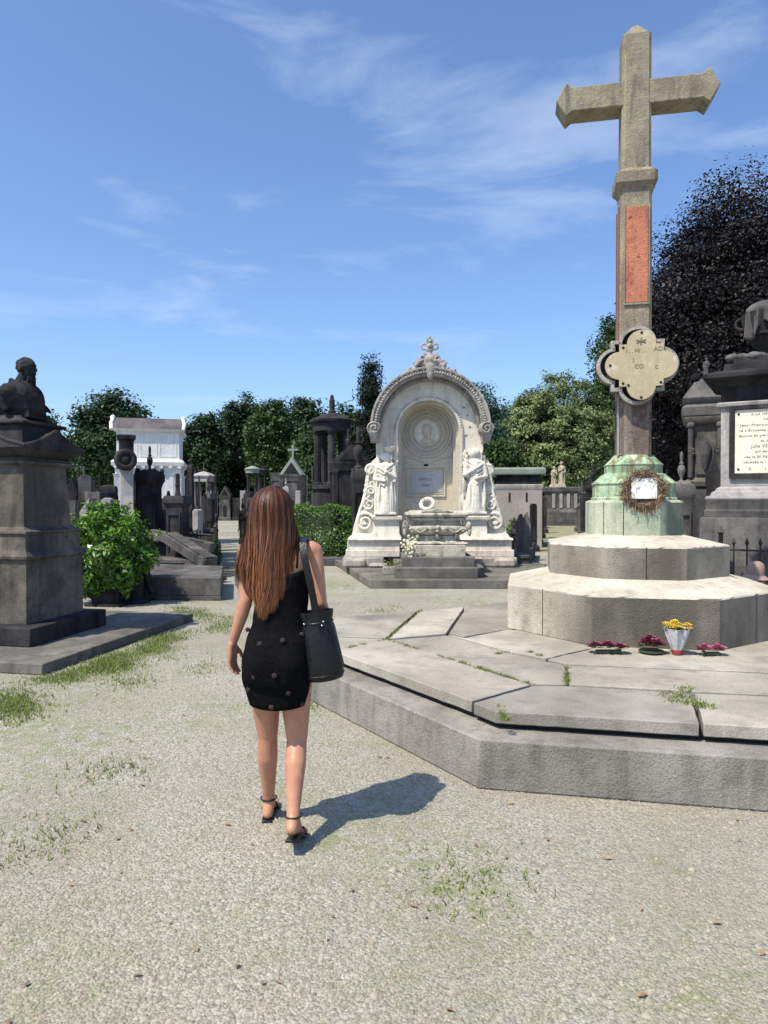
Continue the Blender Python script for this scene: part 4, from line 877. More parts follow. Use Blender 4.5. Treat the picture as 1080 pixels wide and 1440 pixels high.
for s in (-1, 1):
    mb.ball((hx + s * .077, hy_ + .01, hz - .02), (.01, .02, .03)); mb.ball((hx + s * .03, hy_ + .088, hz + .014), (.02, .008, .006)); mb.ball((hx + s * .032, hy_ + .083, hz - .003), (.014, .011, .008)); mb.ball((hx + s * .038, hy_ + .07, hz - .035), (.022, .02, .02))
def hand(mb, W, d, side, palm, curl=.35):
    """W wrist, d direction of the fingers, side = towards the thumb, palm = palm normal"""
    W = Vector(W); d = Vector(d).normalized(); side = Vector(side); side = (side - d * side.dot(d)).normalized(); palm = Vector(palm); palm = (palm - d * palm.dot(d) - side * palm.dot(side)).normalized()
    K = W + d * .085
    for o in (-.026, -.009, .009, .026): mb.cone(W + side * o * .55 + d * .005, .016, K + side * o, .0125, 10)
    mb.cone(W + d * .02, .019, W + d * .05, .021, 10)
    for o, Lh in ((.028, .070), (.0095, .078), (-.0095, .072), (-.028, .056)):
        p = K + side * o; q = d
        for j, (f, r_) in enumerate(((.45, .0088), (.32, .0080), (.23, .0070))):
            ang = curl * (j + .6); q2 = (d * math.cos(ang) + palm * math.sin(ang) + side * o * 1.2).normalized(); p2 = p + q2 * Lh * f; mb.cone(p, r_ + .0006, p2, r_, 9); p = p2
    p = W + side * .022 + d * .02; q1 = (d * .72 + side * .6 + palm * .35).normalized(); p2 = p + q1 * .042; mb.cone(p, .0135, p2, .011, 9); q2 = (d * .9 + side * .25 + palm * .35).normalized(); p3 = p2 + q2 * .028; mb.cone(p2, .011, p3, .0095, 9); mb.cone(p3, .0095, p3 + q2 * .018, .008, 9)
# left arm
sh = (-.165, .01, 1.405); el = (wx(347.5), -.03, wz(842)); wr_ = (wx(326.5), .0, wz(905))
mb.ball((-.155, .008, 1.405), (.05, .048, .05), 14, 10); mb.cone(sh, .043, (-.168, -.005, 1.31), .039, 14); mb.cone((-.168, -.005, 1.31), .039, el, .033, 14); mb.cone(el, .033, ((el[0] * .68 + wr_[0] * .32), -.02, el[2] * .68 + wr_[2] * .32), .034, 14); mb.cone(((el[0] * .68 + wr_[0] * .32), -.02, el[2] * .68 + wr_[2] * .32), .034, wr_, .0215, 14)
hand(mb, wr_, (-.04, .05, -1), (.25, .8, 0), (.9, -.3, 0), .32)
# right arm: bent a little, forearm forward, hand resting on the strap side
sh = (.172, .01, 1.405); el = (.205, -.01, 1.155); wr_ = (.225, .14, 1.0)
mb.ball((.158, .008, 1.405), (.05, .048, .05), 14, 10); mb.cone(sh, .043, (.188, -.005, 1.30), .038, 14); mb.cone((.188, -.005, 1.3), .038, el, .033, 14); mb.cone(el, .033, (.212, .05, 1.1), .033, 14); mb.cone((.212, .05, 1.1), .033, wr_, .0215, 14)
hand(mb, wr_, (.03, .5, -.85), (-.2, .8, .5), (-1, 0, 0), .5)
# legs: left leg forward, right heel lifting
def leg(hip, knee, ank, toe, ball_):
    hip, knee, ank, toe, ball_ = map(Vector, (hip, knee, ank, toe, ball_))
    mb.cone(hip, .092, hip.lerp(knee, .5), .072, 16); mb.cone(hip.lerp(knee, .5), .072, knee, .052, 16); calf = knee.lerp(ank, .32) + Vector((0, -.014, 0)); mb.cone(knee, .050, calf, .052, 16); mb.cone(calf, .052, ank.lerp(calf, .18), .032, 16); mb.cone(ank.lerp(calf, .18), .032, ank, .034, 14)
    heel = ank + Vector((0, -.03, -.055)) if ank.z < .12 else ank + Vector((0, -.05, -.03)); mb.cone(ank, .034, heel, .028, 12); mb.cone(ank + Vector((0, .02, -.015)), .032, ball_, .024, 12); mb.cone(heel, .026, ball_, .02, 12)
    dirt = (toe - ball_).normalized(); sd = dirt.cross(Vector((0, 0, 1))).normalized(); sgn = 1 if hip.x < 0 else -1
    for k, (o, l, r_) in enumerate(((.028, .055, .0125), (.01, .05, .009), (-.004, .045, .0085), (-.018, .038, .008), (-.031, .028, .008))):
        p = ball_ + sd * o * sgn; mb.cone(p, .016, p + dirt * l, r_, 9)
leg((-.075, 0, .80), (-.070, .075, .475), (-.082, .175, .095), (-.095, .36, .02), (-.088, .285, .025))
leg((.078, 0, .80), (.085, .02, .47), (.088, -.155, .155), (.10, .03, .028), (.095, -.04, .04))
body = blob('body', mb, .0048, 'skin', woman, 4, .5)
# eyes / brows are on the far side but exist
mb = MB()
for s in (-1, 1): mb.ball((hx + s * .03, hy_ + .096, hz + .004), (.012, .006, .006), 10, 8)
split('eye', mb, 'paper', woman)
mb = MB(); mb.ball((hx, hy_ + .108, hz - .066), (.021, .006, .008)); part('lips', mb, 'petal_pink', woman)
# dress
def top(a):  # neckline: low scooped back, straps at the sides
    b = math.sin(a); return 1.375 - (.085 * max(0, -b) ** 1.6) - .02 * max(0, b) - (.06 * abs(math.cos(a)) ** 5)
mb = MB(); rs = []
for z in np.linspace(.0, 1, 34):
    def zf(a, z=z):
        hem = wz(994) + .01 - .012 * math.cos(a * 1) * 1 + .02 * max(0, math.cos(a)); return hem + (top(a) - hem) * z
    ring_ = []
    for i in range(64):
        a = 2 * PI * i / 64; zz_ = zf(a); c, rx, ry, cy = tor(zz_, 1.0, .008); ca, sa = math.cos(a), math.sin(a)
        if zz_ < .78: k = (.78 - zz_) / .16; rx *= 1 - .13 * k; ry *= 1 + .02 * k
        wv = .0025 * math.sin(zz_ * 55 + a * 3) * (1 if .95 < zz_ < 1.25 else .3)
        Y = (ry + wv) * math.copysign(abs(sa) ** .85, sa)
        if sa < 0 and .76 < zz_ < 1.0: Y -= .012 + .02 * math.sin((zz_ - .76) / .24 * PI) * min(1, abs(ca) * 2.2) * (1 - abs(ca) ** 4)
        ring_.append((c + (rx + wv) * math.copysign(abs(ca) ** .85, ca), cy + Y, zz_))
    rs.append(ring_)
mb.rings(rs, cap=False); dress = part('dress', mb, 'dress', woman, 0, 80); sd_ = dress.modifiers.new('s', 'SOLIDIFY'); sd_.thickness = .003; sd_.offset = 1
mb = MB()
for s in (-1, 1):
    pts = [(s * .1 + .002, -.108, 1.33), (s * .105, -.095, 1.40), (s * .1, -.05, 1.452), (s * .098, .02, 1.462), (s * .095, .08, 1.42), (s * .09, .105, 1.36)]
    mb.tube(pts, .006, 6)
part('shoulder_strap', mb, 'dress', dress)
# small fabric flowers on the skirt
for u, v in ((372, 898), (403, 893), (365, 942), (393, 939), (428, 933), (427, 888), (387, 985), (347, 932), (354, 963), (428, 984), (350, 884), (410, 965), (352, 850)):
    z = wz(v); x = wx(u); c, rx, ry, cy = tor(z, 1, .012); q = max(-.98, min(.98, (x - c) / rx)); y = cy - ry * (1 - abs(q) ** 2.3) ** (1 / 2.3) - .006
    if abs(x - c) < .11 and .76 < z < 1.0: y -= .014
    mb = MB(Matrix.Translation((x, y, z)) @ Matrix.Rotation(R(90), 4, 'X') @ Matrix.Rotation(rng.uniform(0, 3), 4, 'Z')); [mb.ball((.007 * math.cos(q * 1.26), .007 * math.sin(q * 1.26), .002), (.0062, .0062, .0045), 7, 5) for q in range(5)]; mb.ball((0, 0, .005), .005, 6, 5)
    part('fabric_flower', mb, 'flower_dark', dress)
# hair
cen = [(1.74, -.035), (1.6, -.035), (1.5, -.035), (1.35, -.042), (1.25, -.042), (1.14, -.04), (1.0, -.06)]
def hc(z): return np.interp(-z, [-a for a, b in cen], [b for a, b in cen])
def hwid(z):
    if z > 1.6: return .104 * np.sqrt(np.clip(1 - ((z - 1.6) / .128) ** 2, 0, 1))
    return np.interp(-z, [-1.6, -1.52, -1.42, -1.33, -1.24, -1.15, -1.05], [.104, .118, .144, .160, .158, .118, .06])
def hdep(z):
    if z > 1.6: return .118 * np.sqrt(np.clip(1 - ((z - 1.6) / .128) ** 2, 0, 1))
    return np.interp(-z, [-1.6, -1.52, -1.42, -1.33, -1.2, -1.1, -1.0], [.118, .112, .125, .128, .125, .12, .115])
def hpos(phi, z, lay):
    k = np.clip((1.56 - z) / .16, 0, 1); ph = phi * (1 - k) + (PI / 2 + (phi - PI / 2) * .62) * k
    return np.array([hc(z) + hwid(z) * lay * math.cos(ph), .005 - hdep(z) * lay * math.sin(ph) * (1 if math.sin(ph) > 0 else .55), z])
mb = MB(); rs = []
for z in list(np.linspace(1.722, 1.6, 12)) + list(np.linspace(1.58, 1.2, 16)):
    rs.append([hpos(p, z, .93) for p in np.linspace(R(-48), R(228), 40)])
mb.rings(rs, cap=False, closed=False); hb = MB(); hair = part('hair', mb, 'hair', woman, 0, 80)
at_ = hair.data.attributes.new('tint', 'FLOAT', 'POINT'); at_.data.foreach_set('value', np.full(len(hair.data.vertices), .15, dtype=np.float32))
sdm = hair.modifiers.new('s', 'SOLIDIFY'); sdm.thickness = .01; sdm.offset = -1
NS = 3400; SEG = 26; V = []; TN = []
for i in range(NS):
    phi = rng.uniform(R(-52), R(232)); s = (phi - PI / 2) / R(140); lay = rng.uniform(.93, 1.035) if rng.random() > .035 else rng.uniform(1.04, 1.12)
    zend = 1.075 + .19 * abs(math.cos(phi)) ** 2.2 + rng.exponential(.045) + (.03 if math.cos(phi) > 0 else 0); ph1 = rng.uniform(0, 6.28); clump = round(phi * 9) / 9; tn = np.clip(.36 + .3 * math.sin(clump * 37) + rng.normal() * .2, 0, 1)
    amp = rng.uniform(.003, .013) * (2.2 if rng.random() < .06 else 1); pts = []; zt = 1.726 - rng.exponential(.012)
    for k in range(SEG):
        t = k / (SEG - 1); z = zt + (zend - zt) * (t ** 1.25); kk = max(0, min(1, (1.5 - z) / .3))
        f = phi + (clump - phi) * .45 * kk; p = hpos(f, z, lay) + np.array([amp * math.sin(ph1 + z * 14) * (.3 + kk) + .02 * kk * math.sin(clump * 23 + z * 5) * .5, .3 * amp * math.cos(ph1 + z * 11), 0])
        pts.append(p)
    pts = np.array(pts); wd = rng.uniform(.001, .0021)
    outd = pts - np.array([[hc(p[2]), 0.0, p[2]] for p in pts]); outd /= np.linalg.norm(outd, axis=1, keepdims=True) + 1e-6
    tg = np.gradient(pts, axis=0); b = np.cross(tg, outd); b /= np.linalg.norm(b, axis=1, keepdims=True) + 1e-9
    W_ = wd * np.minimum(1, (1 - np.linspace(0, 1, SEG)) * 5 + .15)[:, None]; l = pts - b * W_; r_ = pts + b * W_
    for k in range(SEG - 1): V.append([l[k], r_[k], r_[k + 1], l[k + 1]])
    tt = np.linspace(0, 1, SEG - 1); TN.append(np.clip(tn * (.5 + 1.0 * tt) + .22 * tt ** 2, 0, 1))
st = quads('hair_strands', np.array(V), 'hair', hair, np.concatenate(TN))
st.data.polygons.foreach_set('use_smooth', [True] * len(st.data.polygons))
# sandals
for ank, ball_, toe in (((-.082, .175, .095), (-.088, .285, .025), (-.095, .35, .02)), ((.088, -.155, .155), (.095, -.04, .04), (.10, .03, .028))):
    ank, ball_, toe = map(Vector, (ank, ball_, toe)); lift = ank.z > .12
    h0 = ank + (Vector((0, -.085, -.075)) if lift else Vector((0, -.06, -.088))); mb = MB(); rs = []
    P3 = [h0 + Vector((0, 0, 0)), ank.lerp(ball_, .4) + Vector((0, -.02, -.06 if lift else -.055)), Vector((ball_.x, ball_.y, .008)), Vector((toe.x, toe.y + .02, .008))]
    for p, w2 in zip(P3, (.026, .03, .043, .028)):
        q = Vector((p.x, p.y, max(p.z, .006))); rs.append([q + Vector((-w2, 0, -.006)), q + Vector((w2, 0, -.006)), q + Vector((w2, 0, .006)), q + Vector((-w2, 0, .006))])
    mb.rings(rs); sh_ = part('sandal', mb, 'leather', woman, .003)
    mb = MB(); b0 = ball_ + Vector((0, -.01, 0)); mb.tube([b0 + Vector((-.046, 0, -.02)), b0 + Vector((-.03, 0, .018)), b0 + Vector((0, 0, .027)), b0 + Vector((.03, 0, .018)), b0 + Vector((.046, 0, -.02))], .005, 6); mb.torus((0, 0, 0), .041, .004, 'z', 20, 6)
    nv = 20 * 6; a0 = ank + Vector((0, .0, .012))
    for k in range(len(mb.v) - nv, len(mb.v)): mb.v[k] = mb.v[k] + a0
    part('strap', mb, 'leather', sh_)
# bucket bag
bag = thing('bucket_bag', 'black leather drawstring bucket bag hanging from the right shoulder of the walking woman', 'handbag', (WX + wx(457), WY - .045, wz(953)))
Mb = Matrix.Rotation(R(-7), 4, 'Y')
hB = .335
mb = MB(Mb); ov = lambda rx, ry, z, wv=0: [(rx * math.cos(t) * (1 + wv * math.sin(9 * t)), ry * math.sin(t) * (1 + wv * math.sin(9 * t + 1)), z) for t in [2 * PI * k / 54 for k in range(54)]]
mb.rings([ov(.075, .058, .0), ov(.093, .07, .006), ov(.1, .076, .022), ov(.101, .078, .03), ov(.1, .076, .1), ov(.092, .07, .18), ov(.083, .06, .255, .01), ov(.072, .05, .285, .04), ov(.078, .055, .318, .07), ov(.08, .056, .338, .08), ov(.074, .05, .337, .08), ov(.07, .046, .30, .05), ov(.06, .04, .28, .02)])
part('bag_body', mb, 'leather', bag, 0, 50)
mb = MB(Mb); mb.tube([(.1 * math.cos(t) * 1.012, .076 * math.sin(t) * 1.012, .03) for t in np.linspace(0, 2 * PI, 40)], .003, 6)
mb.tube([(.0735 * math.cos(t) * (1 + .04 * math.sin(9 * t)) * 1.03, .052 * math.sin(t) * 1.03, .283) for t in np.linspace(0, 2 * PI, 54)], .0035, 6); split('seam', mb, 'leather', bag)
mb = MB(Mb); mb.tube([(.03, -.055, .285), (.05, -.072, .262), (.035, -.074, .24), (.01, -.066, .262), (.03, -.056, .285)], .003, 6); mb.tube([(.035, -.057, .283), (.075, -.055, .24), (.098, -.045, .15), (.105, -.03, .07)], .0028, 6); mb.ball((.105, -.03, .065), .007); part('cord', mb, 'leather', bag)
mb = MB(Mb)
for x, y, z in ((.036, -.056, .289), (.028, -.058, .271), (-.06, -.035, .284)): mb.ball((x, y - .003, z), .0055, 10, 8)
split('stud', mb, 'metal', bag)
mb = MB(); bo = Vector(bag.location) - Vector((WX, WY, 0))
def rib(pts, w_, th=.004):
    rs = []
    for i, p in enumerate(pts):
        p = Vector(p) - bo; rs.append([p + Vector((-w_, -th, 0)), p + Vector((w_, -th, 0)), p + Vector((w_, th, 0)), p + Vector((-w_, th, 0))])
    mb.rings(rs)
rib([(.196, -.085, 1.075), (.178, -.11, 1.2), (.152, -.125, 1.33), (.135, -.112, 1.40), (.127, -.075, 1.452), (.125, -.0, 1.476)], .0175)
rib([(.125, -.0, 1.476), (.13, .06, 1.45), (.14, .11, 1.38), (.165, .11, 1.25), (.2, .03, 1.13), (.208, -.02, 1.075)], .0175)
part('strap', mb, 'leather', bag, .001)

# ---------------------------------------------------------------- crouching person in a pink hat behind the steps
hp = at(1063, 806, 8.75); cp = thing('person', 'person in a pale pink brimmed hat crouching low behind the right end of the steps', 'person', (hp.x, 8.75, 0), R(25)); cp.scale = (1.05, 1.05, 1.05)
mb = MB(); mb.ball((0, 0, .66), (.075, .09, .105), 18, 14); mb.ball((0, -.05, .61), (.055, .05, .065)); mb.ball((0, -.1, .64), (.012, .015, .022)); mb.cone((0, .01, .58), .048, (0, .04, .5), .05); mb.ball((0, -.09, .6), (.022, .01, .007))
for s in (-1, 1): mb.ball((s * .03, -.082, .665), (.014, .01, .008)); mb.ball((s * .077, .0, .65), (.01, .02, .028))
mb.ball((0, .08, .38), (.15, .12, .16), 18, 14); mb.ball((0, .12, .22), (.16, .14, .12), 18, 14)
for s in (-1, 1):
    mb.cone((s * .15, .06, .47), .042, (s * .2, -.1, .34), .035); mb.cone((s * .2, -.1, .34), .034, (s * .06, -.25, .33), .022); hand(mb, (s * .06, -.25, .33), (-s * .5, -.8, -.2), (0, -.2, 1), (-s, 0, 0), .5)
    mb.cone((s * .09, .13, .2), .085, (s * .13, -.2, .33), .055); mb.cone((s * .13, -.2, .33), .053, (s * .11, -.08, .09), .036); mb.cone((s * .11, -.06, .06), .034, (s * .13, -.22, .035), .03)
blob('body', mb, .007, 'skin', cp, 4)
mb = MB(); mb.ball((0, .075, .38), (.165, .135, .15), 20, 14); mb.ball((0, .05, .47), (.17, .09, .07), 18, 12)
for s in (-1, 1): mb.cone((s * .15, .06, .475), .052, (s * .19, -.06, .38), .046)
blob('blouse', mb, .012, 'cloth_blue', cp, 4)
mb = MB(); mb.ball((0, .12, .215), (.175, .155, .125), 18, 14)
for s in (-1, 1): mb.cone((s * .09, .13, .21), .095, (s * .13, -.2, .335), .066); mb.cone((s * .13, -.2, .33), .062, (s * .115, -.1, .13), .05)
blob('trousers', mb, .012, 'cloth_pink', cp, 4)
mb = MB(); mb.ball((0, .03, .66), (.085, .085, .1), 18, 12); mb.ball((0, .07, .58), (.075, .05, .09)); blob('hair', mb, .01, 'dress', cp, 3)
mb = MB(Matrix.Translation((0, .01, .675)) @ Matrix.Rotation(R(4), 4, 'X')); mb.lathe([(.155, -.03), (.158, -.022), (.12, .004), (.1, .02), (.102, .05), (.098, .11), (.08, .155), (.045, .178), (.01, .183), (.008, .17), (.07, .14), (.09, .02), (.15, -.035)], n=36); part('hat', mb, 'hat', cp, 0, 50)

# ---------------------------------------------------------------- graves and monuments: builders (local origin on the ground, front towards -y)
def xat(u, d): return (u - 540) / F * d
def W_(px, d): return px / F * d
def px_loc(u, d): return (xat(u, d), d, 0)
def urn_prof(z, s): return [(.10 * s, z), (.11 * s, z + .03 * s), (.05 * s, z + .08 * s), (.045 * s, z + .16 * s), (.1 * s, z + .28 * s), (.125 * s, z + .42 * s), (.1 * s, z + .52 * s), (.05 * s, z + .57 * s), (.075 * s, z + .61 * s), (.04 * s, z + .68 * s), (.05 * s, z + .78 * s), (.055 * s, z + .88 * s), (.04 * s, z + .96 * s), (.01 * s, z + 1.0 * s)]
def g_cross(mb, x, z, h, w=None, t=None, y=0):
    w = w or h * .6; t = t or h * .1; mb.box(x, y, z, t, t * .8, h); mb.box(x, y, z + h * .62, w, t * .76, t)
def pedestal(t, w, h, mat, d=None, cap=.12, name='pedestal', z=0, panel=True):
    d = d or w; a, b = w / 2, d / 2; c = cap * w
    mb = MB(); mb.rect([(c * 1.2, z), (c * 1.2, z + h * .1), (c * .9, z + h * .12), (.5 * c, z + h * .17), (0, z + h * .2), (-.02 * w, z + h * .84), (0, z + h * .86), (c * .5, z + h * .89), (c, z + h * .91), (c * 1.05, z + h * .96), (c * .5, z + h)], a, b)
    o = part(name, mb, mat, t, .004, 30)
    if panel:
        m2 = MB(); y = -b + .015 * w; frame_ring(m2, [(-a * .78, z + h * .26), (a * .78, z + h * .26), (a * .78, z + h * .8), (-a * .78, z + h * .8)], [(-a * .62, z + h * .3), (a * .62, z + h * .3), (a * .62, z + h * .76), (-a * .62, z + h * .76)], y - .03, y + .02, 0); part('panel_frame', m2, mat, t, .003)
    return o
def m_urn(label, u, w_px, vtop, d, mat, group=None, urn_frac=.3, rot=0, dd=None, acro=True, cat='monument'):
    """tall pedestal with cornice and an urn finial"""
    t = thing('urn_monument', label, cat, px_loc(u, d), rot, group); w = W_(w_px, d) / 1.24; tot = ZV(vtop, d); h = tot * (1 - urn_frac)
    pedestal(t, w, h, mat, dd); s = tot * urn_frac
    mb = MB(); mb.rect([(0, h), (-.1 * w, h + .06 * s), (-.16 * w, h + .08 * s)], w * .45, (dd or w) * .45); mb.lathe([(r * max(1, .22 * w / .2 / s * .9), z) for r, z in urn_prof(h + .05 * s, s * .95)], n=18); part('urn', mb, mat, t, 0, 40)
    if acro:
        mb = MB()
        for sx in (-1, 1):
            for sy in (-1, 1): mb.ball((sx * w * .5, sy * (dd or w) * .5, h + .02), (w * .12, w * .12, w * .14), 8, 6)
        split('corner_ornament', mb, mat, t)
    return t
def m_stele(label, u, w_px, vtop, d, mat, top='gable', group=None, rot=0, th=.16, cross=False):
    t = thing('headstone', label, 'headstone', px_loc(u, d), rot, group); w = W_(w_px, d); h = ZV(vtop, d); a = w / 2
    hb = h * (.8 if cross else 1)
    if top == 'gable': P = [(-a * .86, .0), (-a * .86, hb * .78), (-a, hb * .8), (-a, hb * .85), (0, hb), (a, hb * .85), (a, hb * .8), (a * .86, hb * .78), (a * .86, 0)]
    elif top == 'round': P = [(-a, 0), (-a, hb - a)] + [(a * math.cos(x), hb - a + a * math.sin(x)) for x in np.linspace(PI, 0, 14)] + [(a, 0)]
    elif top == 'heart': P = [(-a, 0), (-a * .8, hb * .3), (-a, hb * .55), (-a * .95, hb * .8), (-a * .6, hb * .97), (-a * .2, hb), (0, hb * .9), (a * .2, hb), (a * .6, hb * .97), (a * .95, hb * .8), (a, hb * .55), (a * .8, hb * .3), (a, 0)]
    elif top == 'slant': P = [(-a, 0), (-a, hb * .82), (a, hb), (a, 0)]
    else: P = [(-a, 0), (-a, hb), (a, hb), (a, 0)]
    mb = MB(); mb.xz(P, -th / 2, th / 2); part('slab', mb, mat, t, .01, 30)
    mb = MB(); mb.rect([(.08, 0), (.08, h * .1), (.02, h * .14)], a, th / 2); part('base', mb, mat, t, .01)
    mb = MB(); frame_ring(mb, [(-a * .68, hb * .24), (a * .68, hb * .24), (a * .68, hb * .7), (-a * .68, hb * .7)], [(-a * .58, hb * .28), (a * .58, hb * .28), (a * .58, hb * .66), (-a * .58, hb * .66)], -th / 2 - .015, -th / 2 + .01, 0); part('panel_frame', mb, mat, t, .003)
    if cross: mb = MB(); g_cross(mb, 0, hb - .02, h * .22); part('cross', mb, mat, t, .004)
    return t
def m_cross(label, u, w_px, vtop, d, mat, group=None, rot=0, ped=.45):
    t = thing('cross_monument', label, 'grave cross', px_loc(u, d), rot, group); h = ZV(vtop, d); w = W_(w_px, d)
    pedestal(t, w * .8, h * ped, mat); mb = MB(); g_cross(mb, 0, h * ped - .01, h * (1 - ped), w * .8, w * .16); part('cross', mb, mat, t, .006); return t
def m_obelisk(label, u, w_px, vtop, d, mat, group=None, ball=False, rot=0, ped=.4):
    t = thing('obelisk', label, 'obelisk', px_loc(u, d), rot, group); h = ZV(vtop, d); w = W_(w_px, d) / 1.24
    pedestal(t, w, h * ped, mat); mb = MB(); a = w * .36
    mb.rect([(0, h * ped), (-a * .25, h * (.9 if ball else .92)), (-a * .98, h * (.93 if ball else 1))], a, a)
    part('shaft', mb, mat, t, .006)
    if ball: mb = MB(); mb.ball((0, 0, h * .955), w * .2, 14, 10); part('ball', mb, mat, t)
    return t
def m_column(label, u, w_px, vtop, d, mat, ped, group=None, col_px=None, rot=0, cat='broken column'):
    t = thing('broken_column', label, cat, px_loc(u, d), rot, group); h = ZV(vtop, d); w = W_(w_px, d) / 1.24; zp = ZV(ped, d)
    pedestal(t, w, zp, mat); r = W_(col_px, d) / 2 if col_px else w * .25
    mb = MB(); mb.lathe([(r * 1.3, zp), (r * 1.3, zp + .04), (r, zp + .08), (r * .95, zp + (h - zp) * .5), (r * .9, h - .03)], n=20, flute=.08, nf=10)
    mb.torus((0, 0, zp + (h - zp) * .45), r * 1.05, r * .22, 'z', 18, 7); part('column', mb, mat, t, 0, 30); return t
def chapel(label, u, w_px, vtop, d, mat, roof='gable', finial='cross', group=None, rot=0, depth=None, roofmat=None, eave=None, wfrac=1.0, name='tomb_chapel', door=True):
    """small tomb chapel: plinth, walls with corner pilasters, cornice, pediment roof, door, finial"""
    t = thing(name, label, 'tomb chapel', px_loc(u, d), rot, group); tot = ZV(vtop, d); w = W_(w_px, d); a = w / 2 / 1.12; dp = (depth or w) / 2
    he = ZV(eave, d) if eave else tot * .72
    mb = MB(); mb.rect([(.1, 0), (.1, .25), (.05, .3)], a, dp); part('plinth', mb, mat, t, .01)
    mb = MB(); mb.rect([(0, .28), (0, he * .9)], a * .97, dp * .97); wall = part('wall', mb, mat, t)
    mb = MB()
    for sx in (-1, 1):
        for sy in (-1, 1): mb.rect([(0.02, .3), (0, .36), (0, he * .86), (.03, he * .89), (.03, he * .9)], a * .12, a * .12, sx * a * .92, sy * dp * .94)
    split('pilaster', mb, mat, t, .004)
    mb = MB(); mb.rect([(.02, he * .9), (.03, he * .95), (.1 * a, he * .965), (.12 * a, he * .985), (.12 * a, he)], a, dp); part('cornice', mb, mat, t, 0, 30)
    rm_ = roofmat or mat; ht = tot * (.86 if finial else 1.0) if roof != 'flat' else he + .1
    if roof == 'gable':
        mb = MB(); mb.xz([(-a * 1.12, he), (a * 1.12, he), (0, ht)], -dp * 1.08, dp * 1.08); part('roof', mb, rm_, t, .006); mb = MB(); mb.xz([(-a * .75, he + .03), (a * .75, he + .03), (0, he + (ht - he) * .72)], -dp * 1.1, -dp * 1.085); part('pediment_panel', mb, 'dark2', t)
    elif roof == 'tent':
        mb = MB(); mb.rect([(.12 * a, he), (.1 * a, he + (ht - he) * .08), (-a * .55, he + (ht - he) * .5), (-a * .95, ht)], a, dp); part('roof', mb, rm_, t, 0, 30)
    elif roof == 'flat':
        mb = MB(); mb.rect([(.1 * a, he), (.1 * a, ht)], a, dp); part('roof', mb, rm_, t, .01)
    if door:
        mb = MB(); mb.xz([(-a * .32, .3), (a * .32, .3), (a * .32, he * .55)] + [(a * .32 * math.cos(x), he * .55 + a * .32 * math.sin(x)) for x in np.linspace(0, PI, 10)][1:-1] + [(-a * .32, he * .55)], -dp - .012, -dp * .9); part('door', mb, 'black_hole', t)
    if finial == 'cross': mb = MB(); g_cross(mb, 0, ht - .08, tot - ht + .08, (tot - ht) * .8, max(.06, (tot - ht) * .14)); part('cross', mb, rm_, t, .004)
    elif finial == 'urn': mb = MB(); mb.lathe(urn_prof(ht - .1, (tot - ht + .1)), n=14); part('urn', mb, mat, t)
    elif finial == 'spike': mb = MB(); mb.lathe([(.08, ht - .1), (.06, ht), (.09, ht + .06), (.02, ht + .12), (.012, tot)], n=10); part('spike', mb, mat, t)
    return t
def canopy(label, u, w_px, vtop, d, mat, eave, base, group=None, ncol=4, roofmat=None, rnd=True, rot=0, finial='spike', col_r=None):
    """open canopy: base block, columns, ring, conical roof, finial"""
    t = thing('canopy_tomb', label, 'canopy tomb', px_loc(u, d), rot, group); tot = ZV(vtop, d); r = W_(w_px, d) / 2; ze = ZV(eave, d); zb_ = ZV(base, d); n = 28 if rnd else 4; ph = 0 if rnd else PI / 4; k = 1 if rnd else 1.3
    mb = MB(); mb.lathe([(r * k, 0), (r * k, zb_ * .12), (r * k * .86, zb_ * .16), (r * k * .84, zb_ * .9), (r * k * .95, zb_ * .94), (r * k * .95, zb_)], n=n, rot=ph); part('base', mb, mat, t, .006, 30)
    cr = col_r or r * .13
    for q in range(ncol):
        a = 2 * PI * q / ncol + PI / 4 + (0 if ncol == 4 else .2); x, y = r * .68 * math.cos(a) * k, r * .68 * math.sin(a) * k
        mb = MB(); mb.lathe([(cr * 1.4, zb_), (cr * 1.4, zb_ + .05), (cr, zb_ + .1), (cr * .88, ze - .14), (cr * 1.3, ze - .06), (cr * 1.35, ze)], x, y, 18, flute=.07, nf=9); part('column', mb, mat, t, 0, 30)
    H_ = tot - ze
    mb = MB(); mb.lathe([(r * .86 * k, ze - .01), (r * .88 * k, ze + H_ * .2), (r * 1.0 * k, ze + H_ * .24), (r * 1.02 * k, ze + H_ * .3), (r * .9 * k, ze + H_ * .34), (r * .4 * k, ze + H_ * .46), (r * .1, ze + H_ * .52)], n=n, rot=ph); part('roof', mb, roofmat or mat, t, 0, 30)
    mb = MB(); s = H_ * .5
    if finial == 'statue': mb.lathe([(.16 * r, ze + H_ * .48), (.18 * r, ze + H_ * .56), (.1 * r, ze + H_ * .6)], n=12); mb.cone((0, 0, ze + H_ * .6), r * .12, (0, 0, ze + H_ * .84), r * .13, 10); mb.cone((0, 0, ze + H_ * .86), r * .1, (0, 0, ze + H_ * .93), r * .09, 10); mb.ball((0, 0, tot - r * .05), r * .08)
    else: mb.lathe([(.12 * r, ze + H_ * .5), (.06 * r, ze + H_ * .56), (.1 * r, ze + H_ * .62), (.03 * r, ze + H_ * .7), (.012, tot)], n=10)
    part('finial', mb, mat, t, 0, 40); return t
def tombbox(label, pts, h, mat, lid=.08, group=None, z=0, name='tomb_slab', over=.04):
    c = Vector((sum(p[0] for p in pts) / len(pts), sum(p[1] for p in pts) / len(pts), 0)); t = thing(name, label, 'grave slab', c, 0, group)
    P = [(p[0] - c.x, p[1] - c.y) for p in pts]; mb = MB(); mb.xy(P, z, z + h - lid); part('box', mb, mat, t, .01)
    mb = MB(); mb.xy([(x * (1 + over), y * (1 + over)) for x, y in P], z + h - lid, z + h); part('lid', mb, mat, t, .012); return t

